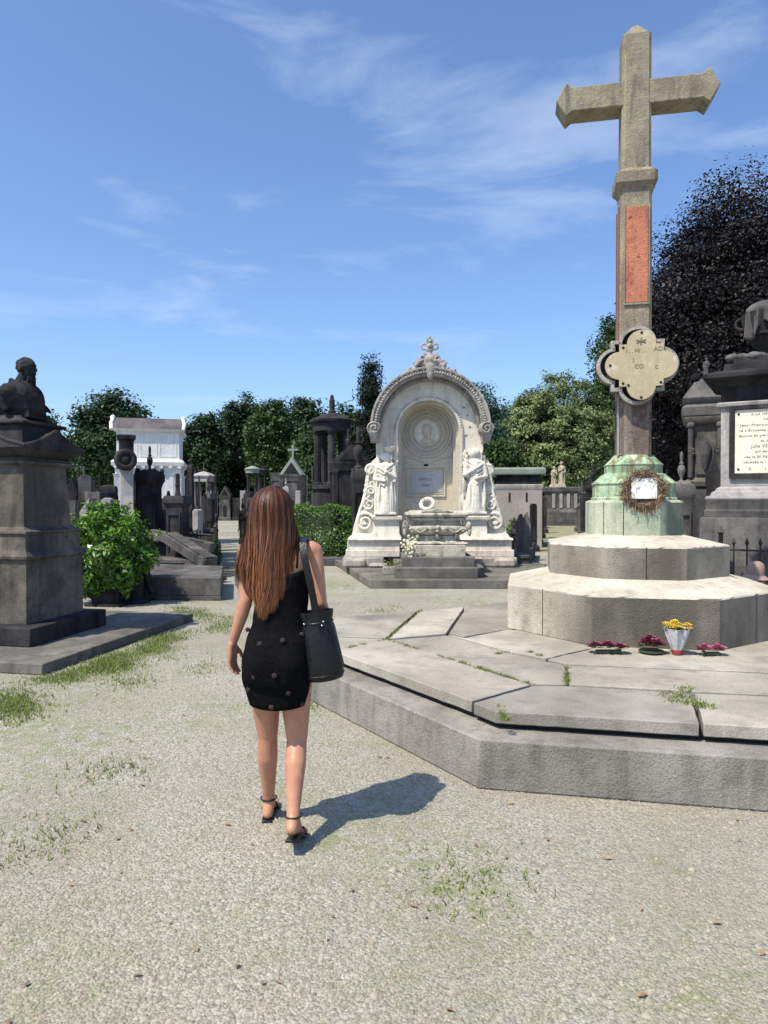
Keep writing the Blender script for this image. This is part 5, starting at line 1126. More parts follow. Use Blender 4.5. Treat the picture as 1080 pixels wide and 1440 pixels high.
# --- left side, from the bust pedestal towards the path
# long flat-topped tomb box at the edge of the gravel
tombbox('long low dark tomb box with smooth flat top at the path edge, casting a sharp shadow', [(-4.2, 11.65), tuple(gnd(311, 845)[:2]), (-3.16, 13.7), (-5.0, 14.3)], .38, 'mid', lid=.30, over=0)
tombbox('dark grey grave slab stepping up behind the long tomb box', [(-5.6, 14.5), (-3.75, 14.1), (-4.0, 15.2), (-5.9, 15.6)], .46, 'mid')
tombbox('tilted dark slab with sloping top beside the bright green shrub', [(-5.3, 15.4), (-4.15, 15.2), (-4.5, 16.5), (-5.9, 16.8)], .8, 'dark')
# fallen beams
for lb, p0, p1, s_ in (('long fallen stone beam lying aslant behind the tomb box, higher end left', at(212, 752, 15.2), at(300, 772, 15.0), .17), ('broken stone beam lying lowest in the heap, pointing to the path', at(240, 757, 14.9), at(296, 793, 13.9), .2), ('shorter fallen beam behind the long one, nearly level', at(232, 752, 16.6), at(303, 758, 16.0), .13)):
    mb = MB(); d_ = (p1 - p0); L_ = d_.length; q = d_.to_track_quat('X', 'Z').to_matrix().to_4x4(); mb.m = q; mb.box(L_ / 2, 0, -s_ / 2, L_, s_ * 1.6, s_); mb.box(L_ / 2, 0, s_ / 2, L_ * .98, s_ * 1.2, s_ * .25); mb.box(L_ * .93, 0, -s_ * .65, L_ * .1, s_ * 1.75, s_ * 1.3)
    o = part('fallen_beam', mb, 'mid', None, .015); o.location = p0; tag(o, lb, 'stone beam', 'fallen stone beams')
for lb, u, v, d, sx, sy, sz, rz_ in (('squared rubble block with dark hollow under the end of the fallen beam', 262, 793, 13.95, .5, .4, .3, .3), ('thin broken stone plate on the path edge beyond the tomb box', 296, 800, 14.5, .55, .5, .12, -.2), ('low broken kerb stone next to the railing end post', 297, 790, 15.3, .5, .3, .2, .1)):
    mb = MB(); mb.box(0, 0, 0, sx, sy, sz, .86); mb.box(.05, -.03, sz, sx * .6, sy * .6, sz * .35, .7); o = part('rubble_stone', mb, 'brown', None, .03); g_ = gnd(u, v + 8); o.location = (xat(u, d), d, 0); o.rotation_euler = (0, .06, rz_); tag(o, lb, 'rubble')
# leaning carved fragment right of shrub
t = thing('leaning_fragment', 'dark carved stone fragment leaning in the shade between the shrub and the long tomb box', 'stone fragment', (xat(206, 11.6), 11.6, 0))
mb = MB(Matrix.Rotation(R(-16), 4, 'Y')); mb.box(.05, 0, 0, .24, .2, .62, .8); mb.ball((.02, -.03, .66), (.1, .09, .12)); mb.tube([(-.08, -.08, .7), (.05, -.12, .62), (.14, -.1, .4), (.16, -.1, .1)], .05, 8); mb.ball((.12, -.06, .5), (.09, .08, .12)); mb.box(-.02, 0, .72, .2, .14, .1)
blob('carving', mb, .014, 'dark', t, 2)
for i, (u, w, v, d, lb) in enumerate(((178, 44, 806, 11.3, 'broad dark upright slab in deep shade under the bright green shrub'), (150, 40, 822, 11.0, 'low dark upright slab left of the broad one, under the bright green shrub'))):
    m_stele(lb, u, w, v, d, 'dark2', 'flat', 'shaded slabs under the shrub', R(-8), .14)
# railing
def railing(label, p0, p1, h, sp=.13, group=None, posts=True, name='iron_railing', barr=.009, mat='iron'):
    p0, p1 = Vector(p0), Vector(p1); t = thing(name, label, 'railing', p0, math.atan2((p1 - p0).y, (p1 - p0).x), group); L_ = (p1 - p0).length
    mb = MB(); mb.box(L_ / 2, 0, h * .88, L_, .03, .025); mb.box(L_ / 2, 0, h * .1, L_, .03, .025); part('rail', mb, mat, t)
    mb = MB(); n = int(L_ / sp)
    for k in range(n + 1): x = L_ * k / n; mb.tube([(x, 0, .02), (x, 0, h * .97)], barr, 6); mb.lathe([(barr, h * .95), (barr * 2.4, h * .98), (.002, h * 1.04)], x, 0, 6); mb.ball((x, 0, h * .5), barr * 1.9, 6, 4)
    part('bars', mb, mat, t)
    if posts:
        for x in (0, L_): mb = MB(); mb.rect([(0, 0), (0, h * 1.08), (.015, h * 1.1), (-.02, h * 1.18)], .028, .028, x); part('post', mb, mat, t)
    return t
railing('rusty dark iron railing along the front of the graves left of the gravel path', (xat(214, 16.2), 16.2, 0), (xat(303, 15.6), 15.6, 0), .98, .1)
railing('iron railing running back along the left edge of the path from the corner post', (xat(303.5, 15.7), 15.7, 0), (xat(305, 21), 21, 0), 1.0, .13)
railing('black iron railing in front of the big urn tomb at the right edge', (xat(1014, 9.4), 9.4, 0), (5.8, 8.75, 0), 1.12, .15, barr=.011)
# big monuments left
t = thing('round_headed_pillar', 'tall smooth grey pillar with a round carved wreath boss and flat cap behind the bright green shrub', 'monument', px_loc(178, 15), R(22))
w = W_(23, 15) / 1.3; h = ZV(613, 15)
mb = MB(); mb.rect([(.1, 0), (.1, .5), (.03, .55), (0, .6), (0, h * .97)], w / 2, w / 2); part('shaft', mb, 'pale', t, .01)
mb = MB(); mb.rect([(.0, h * .965), (.05, h * .975), (.06, h), (.03, h + .02)], w / 2, w / 2); mb.rect([(.012, ZV(655, 15)), (.012, h * .965)], w / 2, w / 2); part('cap', mb, 'dark', t, .006)
mb = MB(); z = ZV(647, 15); mb.torus((-.02, -w / 2 - .03, z), .17, .065, 'y', 24, 10); mb.ball((-.02, -w / 2 - .02, z), (.11, .07, .11)); mb.torus((-w / 2 - .02, 0, z), .15, .05, 'x', 24, 8); part('wreath_boss', mb, 'dark', t)
m_stele('narrow dark slab with flat top standing right against the tall grey pillar', 190, 9, 658, 15.6, 'dark', 'slant', th=.3); m_stele('narrow shaded stone with rounded top between the pillar and the dark urn monument', 195.5, 7, 664, 16.4, 'dark', 'round', th=.3)
m_urn('tall blackened monument with niches, heavy cap and slim urn, right of the grey pillar', 211, 31, 627, 15.5, 'dark2', urn_frac=.2, rot=R(-6))
m_column('square grey pedestal with flat cap carrying a thin broken column in front of the white chapel', 250, 30, 664, 15.2, 'dark', 697, col_px=6.5, rot=R(-8))
m_obelisk('slender dark pillar topped by a small ball beside the white chapel corner', 267.5, 17, 641, 17.5, 'dark', ball=True, ped=.42, rot=R(-8))
tombbox('broad grave slab behind the railing with slightly tilted top', [(xat(262, 17), 17, ), (xat(301, 17), 17), (xat(303, 18.6), 18.6), (xat(265, 18.8), 18.8)], .98, 'mid')
tombbox('second grave slab farther up the left edge of the path', [(xat(268, 20), 20), (xat(303, 20), 20), (xat(304.5, 22), 22), (xat(270, 22), 22)], 1.25, 'mid', lid=.1)
canopy('small square shrine with pale tent roof and two bright pillars left of the path', 287, 28, 650, 23, 'mid', 677, 712, ncol=4, rnd=False, roofmat='pale', rot=R(-10))
m_cross('tiny stone cross with a round ring left of the tent-roofed shrine', 280, 13, 668, 19.5, 'dark', ped=.55)
m_obelisk('thin dark spike beside the path end, right of the tent-roofed shrine', 303, 7, 664, 22, 'dark2', ped=.3)
m_urn('little grey pillar with ball finial in front of the tent-roofed shrine', 292, 10, 672, 20.5, 'mid', urn_frac=.2, acro=False)
m_urn('squat urn pillar half hidden at the right corner of the white chapel', 275, 10, 660, 24, 'dark', urn_frac=.25, acro=False)
# cluster between bust pedestal and pillar
m_stele('arched tombstone with curved top leaning behind the bright green shrub', 121, 17, 668, 17, 'mid', 'round', rot=R(18), th=.5)
m_stele('dark shouldered tombstone at the far left of the cluster, partly behind the bust pedestal', 103, 16, 672, 17.6, 'dark', 'gable', rot=R(10), th=.35)
m_urn('small dark monument with sloping roof and round knob behind the bright green shrub', 153, 21, 668, 17.5, 'dark', urn_frac=.12, acro=False, rot=R(12))
m_stele('low tombstone with stepped ledges between the arched stone and the knobbed monument', 136, 20, 692, 16.2, 'mid', 'flat', th=.5); m_cross('small iron-dark cross rising behind the low ledged tombstone', 133, 14, 676, 18.5, 'dark2', ped=.7)
m_stele('short pale-topped headstone in front of the knobbed monument', 152, 14, 700, 15.8, 'pale', 'round', th=.25)
m_cross('thin dark cross at far left just clear of the bust pedestal', 111, 11, 662, 20, 'dark2', ped=.5)
m_urn('dumpy dark urn stone low behind the arched tombstone', 142, 14, 684, 19.5, 'dark', urn_frac=.3)
tombbox('broad dark ledge tomb right behind the bright green shrub', [(xat(108, 14.4), 14.4), (xat(165, 14.4), 14.4), (xat(166, 15.3), 15.3), (xat(110, 15.3), 15.3)], 1.05, 'mid')
# white chapel
wc_ = thing('white_chapel', 'tall white rendered tomb chapel with dark sloping roof edge, standing out left', 'tomb chapel', px_loc(213, 27), R(13))
sc = 27 / F; wd = 90 * sc / 2; zt = ZV(610, 27)
mb = MB(); mb.rect([(.12, 0), (.12, .5), (.04, .55), (0, .6), (0, ZV(668, 27))], wd * .93, wd * .93); part('wall', mb, 'white', wc_)
mb = MB()
for sx in (-1, 1):
    for sy in (-1, 1): mb.rect([(.03, .6), (0, .7), (0, ZV(672, 27)), (.04, ZV(668, 27))], .16, .16, sx * (wd * .93 - .12), sy * (wd * .93 - .12))
split('pilaster', mb, 'white', wc_, .006)
mb = MB(); mb.rect([(0, ZV(668, 27)), (.02, ZV(660, 27)), (.12, ZV(657, 27)), (.14, ZV(652, 27)), (.1, ZV(650, 27)), (-.02, ZV(648, 27))], wd * .93, wd * .93); part('cornice', mb, 'white', wc_, 0, 30)
mb = MB()
for k in range(8): mb.box(-wd * .9 + wd * 1.8 * k / 7, -wd * .93 - .06, ZV(660.5, 27), .12, .12, .09)
part('dentils', mb, 'white', wc_)
mb = MB(); mb.rect([(-.04, ZV(649, 27)), (-.04, ZV(612, 27)), (.04, ZV(611, 27)), (.12, ZV(608, 27))], wd * .93, wd * .93); part('attic', mb, 'white', wc_, .006, 30)
mb = MB()
for k in range(3): x0_ = -wd * .8 + wd * .56 * k; frame_ring(mb, [(x0_, ZV(645, 27)), (x0_ + wd * .5, ZV(645, 27)), (x0_ + wd * .5, ZV(620, 27)), (x0_, ZV(620, 27))], [(x0_ + .04, ZV(645, 27) + .04), (x0_ + wd * .5 - .04, ZV(645, 27) + .04), (x0_ + wd * .5 - .04, ZV(620, 27) - .04), (x0_ + .04, ZV(620, 27) - .04)], -wd * .93 + .03, -wd * .93 + .06, 0)
split('attic_panel', mb, 'white', wc_)
mb = MB(); mb.rings([[(x, y, z) for x, y, z in ((-wd * 1.03, -wd * 1.02, ZV(608, 27)), (wd * 1.03, -wd * 1.02, ZV(608, 27)), (wd * 1.03, wd, ZV(608, 27)), (-wd * 1.03, wd, ZV(608, 27)))], [(x, y, z) for x, y, z in ((-wd * 1.0, -wd * .7, ZV(592, 27)), (wd * 1.0, -wd * .7, ZV(592, 27)), (wd * 1.0, wd * .7, ZV(592, 27)), (-wd * 1.0, wd * .7, ZV(592, 27)))]]); part('roof', mb, 'roofdark', wc_, .01)
for sx in (-1, 1): mb = MB(); mb.tube([(sx * wd * 1.02, -wd * 1.0, ZV(609, 27)), (sx * wd * 1.05, -wd * .85, ZV(600, 27)), (sx * wd * 1.0, -wd * .7, ZV(592, 27))], .07, 7); mb.ball((sx * wd * 1.02, -wd * .7, ZV(592, 27)), .1); part('roof_scroll', mb, 'white', wc_)

# --- centre left
canopy('tall round open temple tomb with fluted columns, domed roof and little statue', 467, 62, 556, 23, 'dark', 607, 682, ncol=5, finial='statue', col_r=.125)
chapel('big dark pedimented tomb chapel with pale corner pillar right of the round temple', 490, 50, 603, 20.5, 'dark', 'gable', 'urn', eave=650, rot=R(8), depth=1.6)
m_urn('dark pedestal draped in stone cloth with a small statue foot, against the niche tomb', 504, 19, 600, 18.3, 'dark', urn_frac=.32, rot=R(10))
chapel('small grey gabled tomb chapel with mossy green cross finial', 412, 33, 626, 32, 'mid', 'gable', 'cross', eave=668, roofmat='copper_roof')
canopy('slim-columned canopy tomb with flat conical roof over the woman\'s left side of the path', 355, 22, 646, 40, 'dark', 665, 692, ncol=4, roofmat='copper_roof')
canopy('smaller canopy tomb right behind the slim-columned one', 369, 17, 650, 46, 'dark', 666, 690, ncol=4)
chapel('low grey flat-roofed tomb between the canopies and the gabled chapel', 389, 14, 664, 34, 'mid', 'flat', None, eave=668, door=True)
m_urn('grey pillar with broken top in front of the gabled chapel', 402, 9, 672, 29, 'pale', urn_frac=.15, acro=False)
m_cross('small grey cross right of the gabled chapel', 432, 10, 668, 29, 'mid', ped=.6); m_stele('dark stele with rounded head left of the round temple base', 424, 12, 672, 27, 'dark', 'round')
tombbox('long low wall-like tomb base under the round temple', [(xat(434, 21.5), 21.5), (xat(500, 21.5), 21.5), (xat(505, 22.5), 22.5), (xat(436, 22.5), 22.5)], ZV(712, 21.5), 'mid')
m_stele('pale low pillar marking the right edge of the far path', 342, 7, 690, 33, 'pale', 'flat', th=.3); m_stele('dark square stone beside the pale path pillar', 348, 9, 694, 30, 'dark', 'flat', th=.4)
for i, (u, v, d, w, lb) in enumerate(((338, 697, 36, 6, 'tiny dark stone nearest the end wall of the left path'), (341, 700, 27, 9, 'dark plump stone on the right edge of the left path'), (349, 704, 24, 12, 'broad dark stone at the path edge, just left of the woman\'s hair'), (436, 702, 24, 10, 'dark low stone peeping over the left end of the hedge'))):
    m_urn(lb, u, w, v, d, 'dark2', urn_frac=.3)
railing('fine dark railing along the right edge of the far path', (xat(342, 29), 29, 0), (xat(352, 23), 23, 0), .95, .15)
mb = MB(); mb.box(0, 0, 0, W_(42, 62), .6, ZV(711, 62), .99); o = part('end_wall', mb, 'pale', None, .02, loc=px_loc(326, 62)); tag(o, 'low pale stone wall closing the far end of the left path', 'wall')
for i, (u, v, w, lb) in enumerate(((281, 688, 15, 'shadowy square tomb under the trees, leftmost at the end of the left path'), (300, 690, 13, 'small shadowy tomb with flat top under the trees left of the path end'), (318, 684, 16, 'grey gabled tomb straight at the end of the left path'), (334, 690, 11, 'narrow shadowy tomb right of the grey gabled one at the path end'), (379, 684, 14, 'shadowy tomb under the trees seen past the two canopies'))):
    chapel(lb, u, w, v, 60, 'mid' if i % 2 == 0 else 'dark', 'gable' if i in (2, 4) else 'flat', None, 'dim tombs at the end of the left path')
# --- right of the niche tomb
fb = thing('flat_tomb_house', 'small pinkish grey tomb house with two slit windows and pale green flat roof slab', 'tomb chapel', px_loc(728, 26), R(-9)); sc = 26 / F; wd = 31 * sc
mb = MB(); mb.rect([(0, 0), (0, ZV(690, 26))], wd, 1.1); part('wall', mb, 'pink', fb, .01)
mb = MB(); mb.rect([(.0, ZV(690, 26)), (.03, ZV(687, 26)), (.03, ZV(683, 26)), (0, ZV(682, 26))], wd, 1.1); part('band', mb, 'pale', fb, .006)
mb = MB(); mb.rect([(-.03, ZV(682, 26)), (-.03, ZV(669, 26))], wd, 1.1); part('frieze', mb, 'dark2', fb)
mb = MB(); mb.rect([(.1, ZV(669, 26)), (.12, ZV(667, 26)), (.12, ZV(661, 26)), (.04, ZV(659.5, 26))], wd, 1.1); part('roof', mb, 'copper_roof', fb, .01)
for x in (-.32, .28):
    mb = MB(); mb.box(x, -1.1, ZV(706, 26), .07, .012, .34); part('slit_window', mb, 'black_hole', fb)
m_stele('grey heart-shaped double headstone on a block right of the niche tomb', 736, 21, 722, 17.6, 'mid', 'heart', rot=R(-8), th=.3)
m_urn('little dark knob-topped stone left of the heart-shaped headstone', 723, 12, 727, 18.6, 'dark', urn_frac=.3); m_stele('low dark rectangular stone behind the heart-shaped headstone', 728, 18, 732, 19.6, 'dark', 'flat')
m_urn('dark stone with two rounded knobs just behind the heart-shaped headstone', 741, 14, 720, 19.2, 'dark2', urn_frac=.25); tombbox('low dark grave box in front of the heart-shaped headstone', [(xat(713, 16.6), 16.6), (xat(744, 16.6), 16.6), (xat(750, 18.2), 18.2), (xat(716, 18.2), 18.2)], .36, 'mid')
tombbox('dark narrow grave box along the left edge of the grassy path', [(xat(740, 18.4), 18.4), (xat(750, 18.4), 18.4), (xat(753, 21), 21), (xat(744, 21), 21)], .4, 'dark')
for i, (u, v, d, w, lb, mt) in enumerate(((750, 708, 23, 8, 'slim dark stone beside the pink tomb house corner', 'dark2'), (755, 703, 27, 9, 'second dark stone receding along the left of the grassy path', 'dark'), (760, 700, 31, 7, 'third dark stone receding along the left of the grassy path', 'dark2'), (765, 698, 36, 6, 'farthest small dark stone at left of the grassy path', 'dark'), (815, 697, 38, 8, 'small grey stone right of the grassy path, nearest the statue group', 'mid'), (822, 700, 33, 10, 'rounded grey stone midway along the right of the grassy path', 'dark'), (829, 697, 28, 10, 'dark stone close to the copper foot of the cross', 'dark2'))):
    m_stele(lb, u, w, v, d, mt, ('round', 'gable', 'flat')[i % 3], th=.3, cross=(i % 3 == 1))
m_urn('dark twin-urn monument just left of the cross shaft, below the linden', 833, 17, 652, 26, 'dark', urn_frac=.25); m_cross('small dark cross monument touching the left side of the copper foot', 829, 12, 672, 31, 'dark', ped=.6)
t = thing('statue_pedestal', 'wide carved dark pedestal under the tan statue group closing the grassy path', 'pedestal', px_loc(789, 48)); w = W_(42, 48); h = ZV(686, 48)
mb = MB(); mb.rect([(.25, 0), (.25, h * .35), (.1, h * .42), (0, h * .45), (0, h * .85), (.12, h * .9), (.15, h), (0, h + .05)], w / 2 - .1, .9); part('block', mb, 'mid', t, .01)
mb = MB()
for x in (-.6, -.2, .2, .6): mb.rect([(0, h * .46), (0, h * .84)], .1, .05, x * w * .6, -.92)
part('relief', mb, 'pale', t)
mb = MB(); mb.rect([(0, 0), (0, h * .8), (.1, h * .85), (.1, h * .9)], .9, .7, w / 2 + .6, .4); part('side_block', mb, 'mid', t)
grp = thing('statue_group', 'pale tan stone group of two standing figures on the carved pedestal far off', 'statue', px_loc(784, 48) [:2] + (h + .03,)); f1_ = figure(None, -.25, 0, 1.45, 0, 1, 8, 'tanstone', par=grp, depth=1, folds=8); f2_ = figure(None, .3, .05, 1.75, .1, -1, 9, 'tanstone', par=grp, depth=1, folds=8)
mb = MB(); mb.box(.02, .05, 0, 1.1, .6, .25, .8); part('rock_base', mb, 'tanstone', grp, .03)
# --- dark tombs right, under the beech
chapel('large dark tomb chapel in deep shade right behind the cross shaft', 938, 84, 574, 25, 'deep_shade', 'gable', None, eave=612, depth=2.4, rot=R(-14))
t = thing('ornate_shrine', 'ornate dark shrine with carved sloping roof, small statue on top and shell niche', 'monument', px_loc(990, 12.6), R(-22)); sc = 12.6 / F; wd = 23 * sc
zf_ = lambda v: ZV(v, 12.6)
mb = MB(); mb.rect([(.12, 0), (.12, zf_(700)), (.05, zf_(690)), (0, zf_(686))], wd, wd); part('pedestal', mb, 'dark', t, .01)
mb = MB(); mb.rect([(0, zf_(686)), (.06, zf_(684)), (.08, zf_(678)), (0, zf_(675)), (-.06, zf_(672)), (-.06, zf_(600)), (.02, zf_(597)), (.06, zf_(592)), (.07, zf_(588)), (-.02, zf_(586))], wd, wd); part('body', mb, 'brown', t, 0, 30)
mb = MB()
for sx in (-1, 1):
    mb.tube([(sx * wd * .8, -wd - .0, zf_(672)), (sx * wd * .8, -wd, zf_(604))], .045, 8); mb.ball((sx * wd * .8, -wd, zf_(600)), .07); mb.tube([(sx * wd * .75 + .04 * math.cos(k), -wd - .02 + .0 * k, zf_(640) + .012 * k) for k in range(10)], .03, 6)
mb.xz([(-wd * .5, zf_(668)), (wd * .5, zf_(668)), (wd * .5, zf_(630))] + [(wd * .5 * math.cos(a), zf_(630) + wd * .5 * math.sin(a)) for a in np.linspace(0, PI, 10)] + [(-wd * .5, zf_(630))], -wd + .02, -wd + .07); mb.lathe([(.02, zf_(662)), (.07, zf_(650)), (.1, zf_(630)), (.04, zf_(622))], 0, -wd, 12); part('shell_niche', mb, 'mid', t, .004, 40)
mb = MB(); mb.rect([(.08, zf_(587)), (.09, zf_(575)), (.0, zf_(570)), (.06, zf_(566)), (.08, zf_(562)), (-wd * .42, zf_(538)), (-wd * .5, zf_(534))], wd, wd); part('roof', mb, 'mid', t, .006, 30)
mb = MB()
for k in range(14): a = k * .9; mb.tube([(.04 * math.cos(a + j) * 2 - .02, -wd * .8 + .02 * j, zf_(558) + .02 * j + .05 * math.sin(a + j * .6)) for j in range(5)], .018, 5)
for sx in (-1, 1): mb.ball((sx * wd * .95, -wd * .9, zf_(560)), .07); mb.ball((-wd * .55, -wd * .4, zf_(533)), .09)
part('carved_ornament', mb, 'dark', t)
figure(None, .02, zf_(535), (535 - 503) * sc, 0, 1, 12, 'mid', par=t, depth=1, folds=8)
m_urn('grey stele with arched cap and small pinnacle standing right of the copper foot', 958, 32, 635, 10.2, 'mid', urn_frac=.2, acro=False, rot=R(-12))
m_stele('dark narrow stone between the shrine and the big urn tomb', 1003, 20, 640, 11.6, 'dark', 'gable', rot=R(-20)); m_urn('dark small urn stone in the shade just right of the cross shaft', 926, 16, 668, 13, 'dark', urn_frac=.25); m_cross('shaded small cross between the cross shaft and the grey pinnacle stele', 937, 11, 660, 14.5, 'dark2', ped=.5)
tombbox('grave box beneath the grey pinnacle stele', [(xat(944, 9.7), 9.7), (xat(985, 9.8), 9.8), (xat(1000, 11.2), 11.2), (xat(950, 11.2), 11.2)], .5, 'mid')
# --- further clutter of graves
for u, w, v, d, mt, top, lb in ((100, 12, 690, 21, 'dark', 'round', 'dark rounded stone deep in the cluster, nearest the bust pedestal'), (112, 9, 684, 23, 'mid', 'flat', 'thin grey slab in the back row of the left cluster'), (127, 9, 680, 24, 'dark2', 'gable', 'narrow gabled dark stone behind the arched tombstone'), (147, 9, 688, 25, 'mid', 'round', 'small grey rounded stone in the back row beneath the dark tree'), (160, 8, 684, 21, 'dark', 'gable', 'thin gabled stone touching the left side of the tall grey pillar'), (232, 10, 700, 19, 'dark', 'round', 'dark rounded stone between the blackened monument and the column pedestal'), (229, 7, 716, 16.8, 'dark2', 'flat', 'low black stone in front of the white chapel base'), (283, 11, 706, 17, 'mid', 'slant', 'slanting grey stone behind the front railing'), (296, 9, 700, 17.6, 'dark', 'round', 'rounded stone behind the right end of the front railing'), (271, 10, 712, 16.6, 'dark2', 'gable', 'low gabled black stone behind the front railing'), (299, 6, 682, 30, 'dark', 'flat', 'distant dark slab on the left edge of the path'), (295, 7, 679, 36, 'mid', 'gable', 'distant gabled stone far up the left edge of the path'), (445, 9, 690, 25, 'mid', 'round', 'grey stone right beside the base of the round temple'), (430, 8, 684, 33, 'dark', 'gable', 'distant stone between the gabled chapel and the round temple'), (398, 8, 692, 26, 'dark2', 'gable', 'black gabled stone in front of the low flat-roofed tomb'), (383, 8, 686, 38, 'mid', 'round', 'small pale stone past the two canopy tombs')):
    m_stele(lb, u, w, v, d, mt, top, th=.3, rot=R(rng.uniform(-12, 16)))
for u, w, v, d, mt, top, lb in ((104, 18, 704, 15.6, 'mid', 'flat', 'broad low slab in front of the shouldered tombstone, left end of the cluster'), (124, 14, 700, 15.4, 'pale', 'slant', 'pale slanting slab low in front of the arched tombstone'), (138, 10, 708, 15.2, 'dark2', 'round', 'small black rounded stone peeping over the bright shrub'), (161, 8, 702, 15.9, 'mid', 'gable', 'little gabled stone just left of the tall grey pillar'), (278, 8, 716, 16.5, 'pale', 'round', 'small pale stone behind the middle of the front railing'), (288, 7, 694, 19, 'dark', 'gable', 'narrow gabled stone before the ball-topped pillar left of the path'), (301, 5, 690, 25, 'pale', 'flat', 'thin pale post stone right at the left edge of the path'), (266, 7, 700, 21, 'mid', 'round', 'grey rounded stone at the foot of the slender dark pillar'), (237, 6, 690, 22, 'dark2', 'gable', 'thin black gable outlined against the white chapel wall'), (352, 8, 700, 27, 'mid', 'round', 'grey rounded stone beside the woman\'s hair on the path edge'), (345, 6, 686, 38, 'dark', 'gable', 'tiny dark gabled stone below the slim-columned canopy'), (420, 7, 690, 24, 'pale', 'flat', 'pale narrow slab just above the left end of the hedge')):
    m_stele(lb, u, w, v, d, mt, top, th=.35, rot=R(rng.uniform(-12, 16)))
for u, w, v, d, mt, lb in ((118, 12, 655, 26, 'mid', 'grey cross high at the back of the left cluster'), (140, 10, 664, 28, 'dark', 'slender dark cross under the wide tree, left of the white chapel'), (279, 10, 655, 27, 'mid', 'grey cross just right of the white chapel'), (299, 8, 660, 26, 'dark', 'thin black cross right behind the tent-roofed shrine'), (439, 8, 655, 31, 'mid', 'thin grey cross left of the round temple columns'), (753, 9, 684, 29, 'dark', 'small black cross beside the pink tomb house'), (818, 9, 676, 36, 'mid', 'grey cross right of the statue group')):
    m_cross(lb, u, w, v, d, mt, ped=rng.uniform(.4, .6))
tombbox('low cracked grave slab in the shade left of the front railing', [(xat(214, 16.8), 16.8), (xat(250, 16.8), 16.8), (xat(250, 18.4), 18.4), (xat(216, 18.4), 18.4)], .7, 'dark')
tombbox('long dark ledge grave between the railing and the path', [(xat(258, 18.9), 18.9), (xat(302, 18.9), 18.9), (xat(303, 19.7), 19.7), (xat(260, 19.7), 19.7)], 1.1, 'dark')
# kerb behind the hedge
mb = MB(); mb.box(0, 0, 0, 1.9, .5, .2); o = part('kerb_stone', mb, 'mid', None, .01, loc=(xat(460, 17.9), 18.0, 0)); tag(o, 'grey kerb block on the ground below the clipped hedge', 'kerb')
# small yellow shrub, path end glow
# ---------------------------------------------------------------- shrubs and hedge
def shrub(label, loc, r, n, size, mat, group=None, name='shrub', boxy=False, aspect=.42, cat='shrub'):
    t = thing(name, label, cat, loc, 0, group); mb = MB()
    for k in range(9): a = rng.uniform(0, 6.28); mb.tube([(rng.normal() * .06, rng.normal() * .06, 0), (r[0] * .3 * math.cos(a), r[1] * .3 * math.sin(a), r[2] * .7), (r[0] * .7 * math.cos(a), r[1] * .7 * math.sin(a), r[2] * 1.5)], [.025, .018, .006], 6)
    part('stem', mb, 'bark', t)
    if boxy:
        d = rng.uniform(-1, 1, (n, 3)); q = rng.integers(0, 3, n); sg = rng.choice([-1, 1], n); d[np.arange(n), q] = sg; nn = np.zeros((n, 3)); nn[np.arange(n), q] = sg
        P = d * np.array(r) * rng.uniform(.86, 1.03, (n, 1)); P += .05 * np.sin(P[:, [1, 2, 0]] * 7) + rng.normal(size=(n, 3)) * .02
    else:
        d = rng.normal(size=(n, 3)); d /= np.linalg.norm(d, axis=1, keepdims=True); nn = d.copy(); lump = 1 + .14 * np.sin(d[:, 0] * 7 + 1) * np.cos(d[:, 2] * 6) + .09 * np.sin(d[:, 1] * 13 + d[:, 2] * 9)
        P = d * np.array(r) * (rng.uniform(.6, 1.0, n) ** .5 * lump)[:, None]
        k = n // 9; P[:k] *= rng.uniform(1.02, 1.12, (k, 1)); sh_i = rng.integers(0, 60, k); sd = rng.normal(size=(60, 3)); sd[:, 2] = np.abs(sd[:, 2]) + .5; sd /= np.linalg.norm(sd, axis=1, keepdims=True); tq = rng.uniform(.95, 1.28, (k, 1)); P[:k] = sd[sh_i] * np.array(r) * tq + rng.normal(size=(k, 3)) * .022 if name == 'shrub' else P[:k]; q_ = np.clip(.72 + .28 * (d[:, 2] + 1) * 1.1, .6, 1); P[:, 0] *= q_; P[:, 1] *= q_
    P[:, 2] += r[2] * 1.0; m_ = P[:, 2] > .03; P, nn = P[m_], nn[m_]
    nn = nn * .7 + rng.normal(size=nn.shape) * .45 + np.array([0, 0, .5])
    leaves('foliage', P, nn, size, mat, t, aspect, None, .1); return t
sh1 = shrub('rounded bright green laurel shrub with glossy leaves behind the bust pedestal', (xat(150, 11.2), 11.2, .0), (.72, .62, .74), 8500, .11, 'f_shrub', aspect=.34)
shrub('clipped square green hedge block between the woman and the niche tomb', (xat(456, 19.2), 19.3, 0), (.80, .5, .755), 11000, .07, 'f_hedge', boxy=True, name='hedge', cat='hedge')
shrub('small yellow-green bush growing at the foot of the pink tomb house', (xat(725, 22.5), 22.5, 0), (.4, .3, .5), 1500, .08, 'f_hedge')
shrub('dark leafy tuft on the left railing by the path', (xat(303, 15.4), 15.3, 0), (.14, .3, .42), 1500, .05, 'f_dark', name='ivy_tuft')
shrub('light green bush at the end of the left path under the trees', (xat(326, 66), 66, 0), (1.6, 1.5, 2.0), 2500, .22, 'f_hedge')
